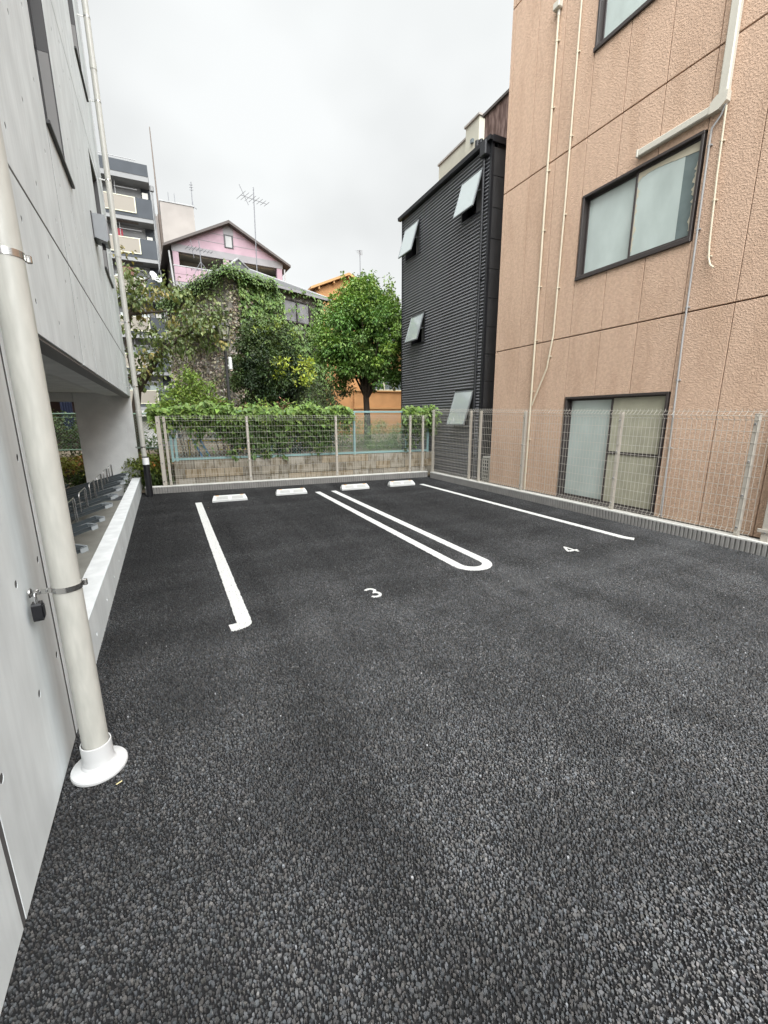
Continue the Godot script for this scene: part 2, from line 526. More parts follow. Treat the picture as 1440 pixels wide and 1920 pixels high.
func build_ground() -> void:
	# the far ground, out to the horizon
	var g := MB.new()
	g.quad(Vector3(-300, -0.25, 250), Vector3(300, -0.25, 250), Vector3(300, -0.25, -350), Vector3(-300, -0.25, -350), Vector3.UP)
	struct("ground", g, M.street, "dark ground of the streets and yards around the lot")
	# the lot: binder sheet plus stones pressed in it
	var b := MB.new()
	var zz := [4.0, 0.0, -3.0, -6.0, -9.6]
	for i in zz.size() - 1:
		var z1: float = zz[i]
		var z2: float = zz[i + 1]
		b.quad(Vector3(wall_x(z1) - 0.05, -0.0055, z1), Vector3(5.66, -0.0055, z1), Vector3(5.66, -0.0055, z2), Vector3(wall_x(z2) - 0.05, -0.0055, z2), Vector3.UP)
	var lot := struct("parking_lot", b, M.asphalt_binder, "black asphalt surface of the small parking lot")
	var size := 0.42
	var places := [[], [], [], []]
	var z := 1.3
	while z > -9.7:
		var x0 := wall_x(z) - 0.04 + size * 0.5
		var cols := ceili((5.64 - x0 + size * 0.5) / size)
		for k in cols:
			var x := minf(x0 + k * size, 5.66 - size * 0.5)
			var t := Transform3D(Basis(Vector3.UP, PI * 0.5 * rng.randi_range(0, 3)), Vector3(x, 0, z))
			places[rng.randi_range(0, 3)].append(t)
		z -= size
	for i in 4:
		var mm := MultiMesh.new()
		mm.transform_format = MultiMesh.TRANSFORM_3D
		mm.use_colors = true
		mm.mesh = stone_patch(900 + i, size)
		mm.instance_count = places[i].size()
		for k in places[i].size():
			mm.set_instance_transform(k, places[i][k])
			# paler towards the entrance, darker in the bays and along the wall
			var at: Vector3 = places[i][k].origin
			var patch_tone := lerpf(0.47, 1.0, smoothstep(-5.5, -1.3, at.z)) * lerpf(0.68, 1.0, smoothstep(0.0, 2.2, at.x - wall_x(at.z)))
			patch_tone *= rng.randf_range(0.97, 1.03)
			mm.set_instance_color(k, Color(patch_tone, patch_tone, patch_tone))
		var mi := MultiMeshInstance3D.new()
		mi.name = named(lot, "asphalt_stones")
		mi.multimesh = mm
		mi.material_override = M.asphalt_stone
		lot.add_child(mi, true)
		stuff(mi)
	# painted lines
	var c1 := []
	for k in 6:
		var a := PI * 0.5 * k / 5.0
		c1.append(Vector2(0.235 + 0.055 * cos(a), -3.055 + 0.05 * sin(a)))
	stroke(lot, "bay_line", [Vector2(0.165, -8.17), Vector2(0.225, -5.6), Vector2(0.29, -3.06)] + c1 + [Vector2(0.185, -3.0)], 0.105, "white line left of bay 3, with a short foot")
	var u := [Vector2(2.435, -8.28), Vector2(2.44, -5.8), Vector2(2.445, -3.42)]
	for k in 9:
		var a := PI * k / 8.0
		u.append(Vector2(2.615 - 0.17 * cos(a), -3.36 + 0.17 * sin(a)))
	u.append_array([Vector2(2.785, -3.45), Vector2(2.775, -5.8), Vector2(2.77, -8.25)])
	stroke(lot, "bay_line", u, 0.105, "white hairpin line between bays 3 and 4")
	stroke(lot, "bay_line", [Vector2(4.865, -8.18), Vector2(4.895, -5.6), Vector2(4.93, -3.3), Vector2(4.945, -3.23), Vector2(4.98, -3.17)], 0.105, "white line right of bay 4")
	var three := []
	for k in 9:
		var a := deg_to_rad(-150.0 + 225.0 * k / 8.0)
		three.append(Vector2(1.372 + 0.042 * cos(a), -3.163 + 0.042 * sin(a)))
	for k in range(1, 10):
		var a := deg_to_rad(-75.0 + 225.0 * k / 9.0)
		three.append(Vector2(1.380 + 0.047 * cos(a), -3.076 + 0.046 * sin(a)))
	stroke(lot, "bay_number", three, 0.026, "painted number 3")
	var nx := Vector2(3.92, -3.225)
	stroke(lot, "bay_number", [nx + Vector2(0.03, 0.095), nx + Vector2(0.02, -0.1), nx + Vector2(-0.072, 0.038), nx + Vector2(0.07, 0.042)], 0.026, "painted number 4")
	# strip of ground behind the right kerb and soil behind the back kerb
	var s := MB.new()
	s.slab(Vector3(5.72, -0.2, 4.0), Vector3(6.14, 0.05, -7.9))
	s.slab(Vector3(6.0, -0.2, -7.32), Vector3(8.0, 0.048, -7.84))
	struct("gravel_strip", s, M.strip_ground, "narrow earth strip between the right kerb and the tan wall")
	var s2 := MB.new()
	s2.quad(Vector3(-0.9, 0.03, back_z(-0.9) - 0.06), Vector3(6.2, 0.03, back_z(6.2) - 0.06), Vector3(6.2, 0.03, -10.2), Vector3(-0.9, 0.03, -10.6), Vector3.UP)
	struct("soil_strip", s2, M.soil, "narrow soil strip between the back kerb and the block wall")

# a painted stripe with slightly ragged edges
func stroke(lot: Node3D, called: String, path: Array, width: float, label: String) -> void:
	var pts := []
	for i in path.size() - 1:
		var a: Vector2 = path[i]
		var d: Vector2 = path[i + 1]
		var k := maxi(1, int(a.distance_to(d) / 0.02))
		for j in k:
			pts.append(a.lerp(d, float(j) / k))
	pts.append(path[-1])
	var b := MB.new()
	var left := []
	var right := []
	var amp := width * 0.02 + 0.0008
	for i in pts.size():
		var d: Vector2 = (pts[mini(i + 1, pts.size() - 1)] - pts[maxi(i - 1, 0)]).normalized()
		var o := Vector2(-d.y, d.x) * width * 0.5
		left.append(pts[i] + o + Vector2(rng.randf_range(-amp, amp), rng.randf_range(-amp, amp)))
		right.append(pts[i] - o + Vector2(rng.randf_range(-amp, amp), rng.randf_range(-amp, amp)))
	var top := 0.0047
	for i in pts.size() - 1:
		var p := [left[i], right[i], right[i + 1], left[i + 1]]
		var q := []
		for e in p:
			q.append(Vector3(e.x, top, e.y))
		b.quad(q[0], q[1], q[2], q[3], Vector3.UP)
		for e in [[3, 0], [1, 2]]:
			var m: Vector3 = (q[e[0]] + q[e[1]]) * 0.5 - (q[0] + q[1] + q[2] + q[3]) * 0.25
			b.quad(q[e[0]], q[e[1]], q[e[1]] - Vector3(0, 0.007, 0), q[e[0]] - Vector3(0, 0.007, 0), m)
	part(lot, called, b, M.paint, label)

# ---------------------------------------------------------------- left building
# front of a form panel with tie holes: s runs away from the camera, the face looks along +x
func form_panel(s0: float, s1: float, y0: float, y1: float, holes: Array, thick := 0.13, gap := 0.009, side_gap := 0.014) -> MB:
	var b := MB.new()
	s0 += minf(side_gap, gap * 1.5); s1 -= minf(side_gap, gap * 1.5); y0 += gap; y1 -= gap
	var e := 0.03
	var inside := []
	for h in holes:
		if h.x > s0 + e + 0.01 and h.x < s1 - e - 0.01 and h.y > y0 + e + 0.005 and h.y < y1 - e - 0.005:
			inside.append(h)
	var ch := 0.002
	var bs := [s0 + ch, s1 - ch]
	var by := [y0 + ch, y1 - ch]
	for h in inside:
		bs.append(h.x - e); bs.append(h.x + e)
		by.append(h.y - e); by.append(h.y + e)
	bs.sort()
	by.sort()
	var P := func(s: float, y: float, x := 0.0) -> Vector3: return Vector3(x, y, -s)
	for i in bs.size() - 1:
		for j in by.size() - 1:
			if bs[i + 1] - bs[i] < 1e-5 or by[j + 1] - by[j] < 1e-5:
				continue
			var mid := Vector2((bs[i] + bs[i + 1]) * 0.5, (by[j] + by[j + 1]) * 0.5)
			var hole = null
			for h in inside:
				if absf(mid.x - h.x) < e and absf(mid.y - h.y) < e:
					hole = h
			if hole == null:
				b.quad(P.call(bs[i], by[j]), P.call(bs[i + 1], by[j]), P.call(bs[i + 1], by[j + 1]), P.call(bs[i], by[j + 1]), Vector3.RIGHT)
	for h in inside:
		var r := 0.0155
		var n := 12
		var sq := []
		var c1 := []
		var c2 := []
		for k in n:
			var a := TAU * k / n + PI / 4
			var d := Vector2(cos(a), sin(a))
			var m := maxf(absf(d.x), absf(d.y))
			sq.append(P.call(h.x + d.x / m * e, h.y + d.y / m * e))
			c1.append(P.call(h.x + d.x * r, h.y + d.y * r))
			c2.append(P.call(h.x + d.x * r * 0.8, h.y + d.y * r * 0.8, -0.028))
		var ctr: Vector3 = P.call(h.x, h.y, -0.03)
		for k in n:
			var k2 := (k + 1) % n
			b.quad(sq[k], sq[k2], c1[k2], c1[k], Vector3.RIGHT)
			b.quad(c1[k], c1[k2], c2[k2], c2[k], ctr - c1[k] + Vector3(0.02, 0, 0))
			b.tri(c2[k], c2[k2], ctr, Vector3.RIGHT)
	# chamfer and sides
	var f := [P.call(s0 + ch, y0 + ch), P.call(s1 - ch, y0 + ch), P.call(s1 - ch, y1 - ch), P.call(s0 + ch, y1 - ch)]
	var o := [P.call(s0, y0, -ch), P.call(s1, y0, -ch), P.call(s1, y1, -ch), P.call(s0, y1, -ch)]
	var outs := [Vector3.DOWN, Vector3.FORWARD, Vector3.UP, Vector3.BACK]
	for k in 4:
		var k2 := (k + 1) % 4
		b.quad(f[k], f[k2], o[k2], o[k], outs[k] + Vector3.RIGHT)
		b.quad(o[k], o[k2], o[k2] + Vector3(-thick, 0, 0), o[k] + Vector3(-thick, 0, 0), outs[k])
	return b

func build_concrete_building() -> void:
	var t := thing("concrete_building", "grey fair-faced concrete building on the left over a bicycle bay", "building", Vector3(-0.53, 0, 0), 0.032)
	var hs := [-1.5, -0.9, -0.3, 0.3, 0.85, 1.409, 1.845, 2.15, 2.985, 3.57, 4.12, 4.62, 5.12, 5.66, 6.2, 6.75, 7.3, 7.85, 8.45, 8.85, 9.6, 10.05]
	var hy := [0.022, 0.472, 0.92, 1.35, 1.74, 2.113, 2.503, 2.908, 3.34, 3.757, 4.17, 4.6, 5.05, 5.3, 5.75, 6.2, 6.65, 7.1, 7.55, 8.0]
	var holes := []
	for s in hs:
		for y in hy:
			holes.append(Vector2(s, y))
	var cols := [-3.0, -2.2, -1.35, -0.45, 0.44, 1.335, 2.205, 4.38, 5.22, 8.15, 9.1, 10.4]
	var rows := [1.93, 2.70, 5.49, 8.30, 11.1]
	for i in cols.size() - 1:
		var a: float = cols[i]
		var z: float = cols[i + 1]
		for j in rows.size() - 1:
			var y0: float = rows[j]
			var y1: float = rows[j + 1]
			if z <= 2.3 and j == 0:
				y0 = 0.0
			var bands := [[y0, y1]]
			if i == 7 and j == 1:
				bands = [[y0, 3.66], [5.30, y1]]
			if i == 9 and j == 1:
				bands = [[y0, 3.75], [5.30, y1]]
			if i == 9 and j == 2:
				bands = [[y0, 6.49], [8.20, y1]]
			for e in bands:
				part(t, "panel", form_panel(a, z, e[0], e[1], holes), M.concrete)
	part(t, "panel", form_panel(2.205, 2.52, 0.0, 1.94, holes, 0.13, 0.009), M.concrete)
	# backing behind the joints
	var k := MB.new()
	for w in [[-3.0, 2.52, 0.0, 11.1], [2.52, 4.38, 1.945, 11.1], [5.22, 8.15, 1.945, 11.1], [9.1, 10.39, 1.945, 11.1], [4.38, 5.22, 1.945, 3.64], [4.38, 5.22, 5.32, 11.1], [8.15, 9.1, 1.945, 3.73], [8.15, 9.1, 5.32, 6.47], [8.15, 9.1, 8.22, 11.1]]:
		k.slab(Vector3(-0.0015, w[2] + 0.01, -w[0]), Vector3(-0.125, w[3], -w[1]))
	part(t, "joint_backing", k, M.joint)
	# inside: side and back walls, floors, roof
	var c := MB.new()
	c.slab(Vector3(-0.13, 11.1, 3.0), Vector3(-8, 11.3, -10.4))
	c.slab(Vector3(-7.8, 0, 3.0), Vector3(-8, 11.1, -10.4))
	c.slab(Vector3(-0.15, 2.01, -10.2), Vector3(-7.8, 11.1, -10.4))
	c.slab(Vector3(-0.15, 0, 3.0), Vector3(-7.8, 11.1, 2.8))
	c.slab(Vector3(-0.13, -0.2, -2.3), Vector3(-7.8, 2.0, -2.5))
	part(t, "wall", c, M.concrete_plain)
	var gr := MB.new()
	gr.slab(Vector3(-0.012, 1.9335, -2.53), Vector3(-0.128, 1.92, -10.38))
	part(t, "underside_shade", gr, M.reveal)  # added dark strip: shade on the wall underside put into the colour
	# ceiling of the bay: slab, beam along the facade, beam over the rear opening
	var s := MB.new()
	s.slab(Vector3(-0.13, 2.0, -2.5), Vector3(-7.8, 2.25, -10.2))
	part(t, "ceiling", s, M.concrete_plain)
	var bm := MB.new()
	bm.prism(PackedVector2Array([Vector2(-0.145, 2.0), Vector2(-0.145, 1.958), Vector2(-0.42, 1.95), Vector2(-0.60, 2.0)]), Vector3(0, 0, -2.5), Vector3.RIGHT, Vector3.UP, Vector3(0, 0, -7.7))
	part(t, "beam", bm, M.concrete_plain)
	var rb := MB.new()
	rb.slab(Vector3(-0.97, 1.83, -10.22), Vector3(-7.8, 2.0, -10.38))
	part(t, "beam", rb, M.concrete_plain)
	var ew := MB.new()
	ew.slab(Vector3(-0.14, -0.1, -10.2), Vector3(-0.96, 2.0, -10.39), 0.004)
	ew.slab(Vector3(0.0, -0.1, -10.203), Vector3(-0.14, 1.93, -10.388), 0.004)
	ew.slab(Vector3(-0.02, -0.18, -10.22), Vector3(-0.94, -0.1, -10.37))
	part(t, "end_wall", ew, M.concrete_plain)
	var sk := MB.new()
	sk.slab(Vector3(-0.16, -0.17, -10.185), Vector3(-0.95, -0.085, -10.199))
	part(t, "skirting", sk, M.lamp_grey)
	var fl := MB.new()
	fl.slab(Vector3(-0.15, -0.3, -2.5), Vector3(-7.8, -0.17, -10.4))
	part(t, "floor", fl, M.concrete_floor)
	part(t, "low_wall", form_panel(2.52, 10.0, -0.17, 0.30, [3.07, 3.67, 4.22, 4.70, 5.15, 5.65, 6.15, 6.7, 7.25, 7.8, 8.35, 8.9, 9.45].map(func(q): return Vector2(q, 0.125)), 0.14, 0.0), M.concrete)
	var lt := MB.new()
	lt.slab(Vector3(-0.006, 0.27, -2.52), Vector3(-0.146, 0.301, -10.0))
	part(t, "low_wall_top", lt, M.concrete_top)
	# windows
	for w in [[4.38, 5.22, 3.66, 5.30, 4.59], [8.15, 9.10, 3.75, 5.30, 4.6], [8.15, 9.10, 6.49, 8.20, 7.35]]:
		var fr := MB.new()
		var x := -0.085
		fr.slab(Vector3(x, w[2], -w[0]), Vector3(x - 0.05, w[3], -w[0] - 0.05))
		fr.slab(Vector3(x, w[2], -w[1]), Vector3(x - 0.05, w[3], -w[1] + 0.05))
		for y in [w[2], w[4] - 0.025, w[3] - 0.05]:
			fr.slab(Vector3(x - 0.003, y, -w[0] - 0.05), Vector3(x - 0.05, y + 0.05, -w[1] + 0.05))
		var f := part(t, "window", fr, M.dark_frame)
		var g := MB.new()
		g.slab(Vector3(x - 0.02, w[2] + 0.05, -w[0] - 0.05), Vector3(x - 0.026, w[3] - 0.05, -w[1] + 0.05))
		part(f, "pane", g, M.tinted_glass)
		for q in [[w[0] - 0.02, w[0] + 0.002], [w[1] - 0.002, w[1] + 0.02]]:
			var rv := MB.new()
			rv.slab(Vector3(-0.012, w[2], -q[0]), Vector3(-0.17, w[4] - 0.004, -q[1]))
			part(f, "reveal", rv, M.reveal)
			var ru := MB.new()
			ru.slab(Vector3(-0.011, w[4], -q[0]), Vector3(-0.17, w[3], -q[1]))
			part(f, "upper_reveal", ru, M.reveal_dark)
		var rt := MB.new()
		rt.slab(Vector3(-0.012, w[3] - 0.002, -w[0]), Vector3(-0.17, w[3] + 0.02, -w[1]))
		part(f, "lintel", rt, M.reveal)
		var sl := MB.new()
		sl.slab(Vector3(0.028, w[2] - 0.022, -w[0] + 0.012), Vector3(-0.12, w[2] + 0.006, -w[1] - 0.17), 0.003)
		part(f, "sill", sl, M.dark_frame)
		var rm := MB.new()
		rm.slab(Vector3(-0.6, w[2] - 0.2, -w[0] + 0.3), Vector3(-0.7, w[3] + 0.2, -w[1] - 0.3))
		part(f, "curtain", rm, M.lamp_grey)

# ---------------------------------------------------------------- right building
func build_tan_building() -> void:
	var t := thing("tan_building", "tan stucco-panelled building on the right with brown sliding windows", "building")
	var X := 6.1
	var zs := [-7.32, -7.235, -6.64, -6.05, -5.44, -4.85, -4.25, -3.65, -3.05, -2.45, -1.85, -1.25, -0.65, -0.05, 0.55, 1.15, 1.75, 2.35, 2.95]
	var ys := [0.07, 2.815, 5.69, 8.57, 11.4]
	var wins := [[-5.40, -3.665, 0.05, 1.825, 0], [-5.405, -3.67, 3.665, 4.875, 1], [-5.43, -3.70, 6.755, 8.1, 2]]
	var core := MB.new()
	var open := [[0.05, 1.825], [3.665, 4.875], [6.755, 8.1]]
	core.slab(Vector3(X + 0.035, 0.0, -7.30), Vector3(X + 0.2, 11.4, -5.43))
	core.slab(Vector3(X + 0.035, 0.0, -3.66), Vector3(X + 0.2, 11.4, 2.95))
	var yy := 0.0
	for o in open:
		core.slab(Vector3(X + 0.035, yy, -5.43), Vector3(X + 0.2, o[0], -3.66))
		yy = o[1]
	core.slab(Vector3(X + 0.035, yy, -5.43), Vector3(X + 0.2, 11.4, -3.66))
	part(t, "joint_backing", core, M.stucco_joint)
	var body := MB.new()
	body.slab(Vector3(X + 0.01, 0.0, -7.3), Vector3(X + 6.5, 11.4, -7.318))
	body.slab(Vector3(X + 0.2, 11.2, -7.3), Vector3(X + 6.5, 11.4, 2.95))
	body.slab(Vector3(X + 6.3, 0, -7.3), Vector3(X + 6.5, 11.2, 2.95))
	body.slab(Vector3(X + 0.2, 0, 2.75), Vector3(X + 6.3, 11.2, 2.95))
	part(t, "wall", body, M.stucco)
	var rooms := MB.new()
	rooms.slab(Vector3(X + 0.6, 0.0, -6.4), Vector3(X + 0.62, 11.0, -2.6))
	part(t, "room_wall", rooms, M.apt_white)
	var plinth := MB.new()
	plinth.slab(Vector3(X + 0.012, -0.1, -7.32), Vector3(X + 0.1, 0.062, 2.95))
	part(t, "plinth", plinth, M.kerb_rib)
	for i in zs.size() - 1:
		for j in ys.size() - 1:
			var z0: float = zs[i]
			var z1: float = zs[i + 1]
			var bands := [[ys[j], ys[j + 1]]]
			if i >= 4 and i <= 6 and j < 3:
				var w: Array = wins[j]
				bands = [[ys[j], w[2]], [w[3], ys[j + 1]]]
			for e in bands:
				if e[1] - e[0] < 0.05:
					continue
				var p := MB.new()
				var gy := 0.009
				p.slab(Vector3(X, e[0] + (gy if e[0] in ys else 0.0), z0 + 0.0045), Vector3(X + 0.05, e[1] - (gy if e[1] in ys else 0.0), z1 - 0.0045), 0.004)
				part(t, "panel", p, M.stucco)
	for w in wins:
		tan_window(t, X, w[0], w[1], w[2], w[3], w[4])
	# piping on the wall
	var wx := X - 0.03
	pipe_run("drain_pipe", "thin cream pipe running down the tan wall nearest its far edge", [Vector3(wx, 7.72, -6.18), Vector3(wx, 4.9, -6.19), Vector3(wx, 1.7, -6.19), Vector3(wx, 0.08, -6.20)], 0.019, M.conduit_cream, 0.9)
	var hd := MB.new()
	hd.box(Vector3(X - 0.05, 7.83, -6.19), Vector3(0.09, 0.1, 0.13), 0.01)
	hd.tube([Vector3(X - 0.03, 7.8, -6.18), Vector3(X - 0.03, 7.70, -6.18)], 0.022, 8)
	tag(part(self, "vent_cap", hd, M.duct_cream), "white vent cap above the thin cream pipe on the tan wall", "vent")
	pipe_run("drain_pipe", "thin cream pipe on the tan wall that bends over to join its neighbour", [Vector3(wx, 9.5, -5.73), Vector3(wx, 5.0, -5.74), Vector3(wx, 2.9, -5.77), Vector3(wx, 2.35, -5.86), Vector3(wx, 1.78, -6.13), Vector3(wx, 1.70, -6.165)], 0.015, M.conduit_cream, 1.1)
	# cream line cover: down the wall, then along above the window
	var d := thing("pipe_duct", "wide cream pipe duct turning a corner above the middle window", "duct", Vector3(X, 0, 0))
	var vb := MB.new()
	vb.box(Vector3(-0.038, 7.31, -3.50), Vector3(0.072, 4.4, 0.105), 0.014)
	part(d, "riser", vb, M.duct_cream)
	var hb := MB.new()
	var ang := atan2(0.02, 0.9)
	hb.box(Vector3(-0.038, 5.022, -4.03), Vector3(0.072, 0.09, 0.93), 0.012, Basis(Vector3.RIGHT, -ang))
	part(d, "branch", hb, M.duct_cream)
	var eb := MB.new()
	eb.prism(PackedVector2Array([Vector2(-3.442, 5.14), Vector2(-3.558, 5.14), Vector2(-3.62, 5.09), Vector2(-3.62, 4.98), Vector2(-3.52, 4.985), Vector2(-3.442, 5.04)]), Vector3(-0.079, 0, 0), Vector3.BACK, Vector3.UP, Vector3(0.077, 0, 0))
	part(d, "elbow", eb, M.duct_cream)
	var cp := MB.new()
	cp.box(Vector3(-0.039, 5.012, -4.505), Vector3(0.08, 0.1, 0.03), 0.008)
	part(d, "end_cap", cp, M.duct_cream)
	pipe_run("conduit", "grey conduit hanging beside the windows from the cream duct to the ground", [Vector3(wx, 5.02, -3.47), Vector3(wx, 4.93, -3.50), Vector3(wx, 4.84, -3.585), Vector3(wx, 4.72, -3.59), Vector3(wx, 2.5, -3.575), Vector3(wx, 0.1, -3.52)], 0.012, M.conduit_grey, 0.9)
	pipe_run("hose", "cream hose hanging beside the middle window with a curled loose end", [Vector3(wx, 5.0, -3.46), Vector3(wx, 4.3, -3.45), Vector3(wx, 3.55, -3.42), Vector3(wx - 0.01, 3.40, -3.40), Vector3(wx - 0.03, 3.30, -3.36), Vector3(wx - 0.06, 3.25, -3.30)], 0.012, M.conduit_cream, 0.62)
	# galvanized cover at the near end
	var u := thing("utility_cover", "tall galvanized steel pipe cover against the tan wall near the end post", "cover", Vector3(6.1, 0.05, -2.12))
	var ub := MB.new()
	ub.box(Vector3(-0.065, 0.9, 0), Vector3(0.13, 1.55, 0.32), 0.01)
	part(u, "casing", ub, M.galvanized)
	var uf := MB.new()
	uf.box(Vector3(-0.075, 0.9, -0.172), Vector3(0.15, 1.6, 0.02), 0.004)
	part(u, "flange", uf, M.conduit_grey)
	var up := MB.new()
	up.tube([Vector3(-0.07, 0.15, -0.06), Vector3(-0.07, -0.05, -0.06)], 0.03, 10)
	up.tube([Vector3(-0.07, 0.12, 0.06), Vector3(-0.10, 0.02, 0.06), Vector3(-0.16, -0.02, 0.06)], 0.02, 8)
	part(u, "pipe", up, M.black_trim)
	# outdoor unit in the gap to the black house
	var ac := thing("outdoor_unit", "cream air-conditioning unit with a lattice front in the gap beside the black house", "air conditioner", Vector3(6.22, 0.05, -7.58))
	var ab := MB.new()
	ab.box(Vector3(0.2, 0.29, 0), Vector3(0.36, 0.55, 0.36), 0.012)
	part(ac, "casing", ab, M.ac_white)
	var ag := MB.new()
	for i in 6:
		ag.box(Vector3(0.012, 0.075 + i * 0.085, -0.05), Vector3(0.018, 0.022, 0.22), 0.0)
	for i in 4:
		ag.box(Vector3(0.012, 0.29, -0.15 + i * 0.07), Vector3(0.019, 0.46, 0.016), 0.0)
	part(ac, "grille", ag, M.ac_white)
	var ad := MB.new()
	ad.slab(Vector3(0.018, 0.05, -0.165), Vector3(0.022, 0.53, 0.065))
	part(ac, "coil", ad, M.room_dark)

func pipe_run(called: String, label: String, pts: Array, r: float, m: Material, every: float) -> void:
	var t := thing(called, label, "pipe")
	var b := MB.new()
	b.tube(pts, r, 8)
	part(t, "pipe", b, m)
	var y: float = pts[0].y - 0.35
	while y > pts[-1].y + 0.1:
		for i in pts.size() - 1:
			if pts[i].y >= y and pts[i + 1].y < y:
				var p: Vector3 = pts[i].lerp(pts[i + 1], (pts[i].y - y) / (pts[i].y - pts[i + 1].y))
				var c := MB.new()
				c.tube([p + Vector3(0, 0.009, 0), p - Vector3(0, 0.009, 0)], r * 1.25, 8)
				c.box(p + Vector3(0.018, 0, 0), Vector3(0.03, 0.016, r * 4.2))
				part(t, "clip", c, m)
		y -= every

func tan_window(t: Node3D, X: float, z0: float, z1: float, y0: float, y1: float, kind: int) -> void:
	var fr := MB.new()
	var f := 0.034
	fr.slab(Vector3(X - 0.022, y1 - f, z0), Vector3(X + 0.12, y1 + 0.004, z1), 0.004)
	fr.slab(Vector3(X - 0.018, y0, z0 - 0.002), Vector3(X + 0.12, y1 - f, z0 + f), 0.004)
	fr.slab(Vector3(X - 0.018, y0, z1 - f), Vector3(X + 0.12, y1 - f, z1 + 0.002), 0.004)
	fr.slab(Vector3(X - 0.035, y0 - 0.004, z0 - 0.012), Vector3(X + 0.12, y0 + 0.055, z1 + 0.012), 0.006)
	var w := part(t, "window", fr, M.sash_brown)
	var zm := (z0 + z1) * 0.5
	# far sash lies deeper than the near one
	for k in 2:
		var a: float = (z0 + f) if k == 0 else zm - 0.02
		var e: float = (zm + 0.02) if k == 0 else z1 - f
		var x: float = X + (0.075 if k == 0 else 0.035)
		var st := 0.032
		var s := MB.new()
		var ya := y0 + 0.055
		var yb := y1 - f
		s.slab(Vector3(x, ya, a), Vector3(x + 0.03, yb, a + st), 0.003)
		s.slab(Vector3(x, ya, e - st), Vector3(x + 0.03, yb, e), 0.003)
		s.slab(Vector3(x + 0.001, ya, a + st), Vector3(x + 0.03, ya + st * 1.4, e - st))
		s.slab(Vector3(x + 0.001, yb - st * (1.0 if kind != 0 or k == 0 else 0.5), a + st), Vector3(x + 0.03, yb, e - st))
		if kind == 0 and k == 1:
			s.slab(Vector3(x + 0.001, 0.915, a + st), Vector3(x + 0.03, 0.96, e - st))
		part(w, "sash", s, M.sash_brown)
		var p := MB.new()
		var ze := e - st * 0.5
		var mt: Material = M.frosted
		if kind == 0 and k == 1:
			mt = M.film_beige
		if kind == 1 and k == 1:
			ze = e - 0.2
		p.slab(Vector3(x + 0.013, ya, a + st * 0.5), Vector3(x + 0.019, yb, ze))
		part(w, "pane", p, mt)
		if kind == 1 and k == 1:
			var q := MB.new()
			q.slab(Vector3(x + 0.0135, ya, ze), Vector3(x + 0.0185, yb, e - st * 0.5))
			part(w, "pane", q, M.frosted_dark)
			# torn film along the top and down both edges
			var poly := PackedVector2Array([Vector2(a + st, yb - 0.02)])
			var zz := a + st
			var r := RandomNumberGenerator.new()
			r.seed = 77
			while zz < e - st:
				var u := (zz - a) / (e - a)
				poly.append(Vector2(zz, yb - 0.05 - 0.09 * u - (0.12 * exp(-u * 9.0)) + r.randf_range(-0.012, 0.012) * (1.0 - u)))
				zz += 0.03
			poly.append(Vector2(e - st, yb - 0.14))
			poly.append(Vector2(e - st, yb - 0.02))
			var tf := MB.new()
			tf.prism(poly, Vector3(x + 0.008, 0, 0), Vector3.BACK, Vector3.UP, Vector3(0.003, 0, 0))
			for side in 2:
				var edge := PackedVector2Array()
				var zb: float = (a + st) if side == 0 else (e - st)
				var sg := 1.0 if side == 0 else -1.0
				edge.append(Vector2(zb, ya + 0.1))
				var yq := ya + 0.1
				while yq < yb - 0.22:
					edge.append(Vector2(zb + sg * absf(r.randfn(0.016, 0.014)), yq))
					yq += 0.028
				edge.append(Vector2(zb, yb - 0.2))
				tf.prism(edge, Vector3(x + 0.0095, 0, 0), Vector3.BACK, Vector3.UP, Vector3(0.0025, 0, 0))
			part(w, "torn_film", tf, M.film_torn)

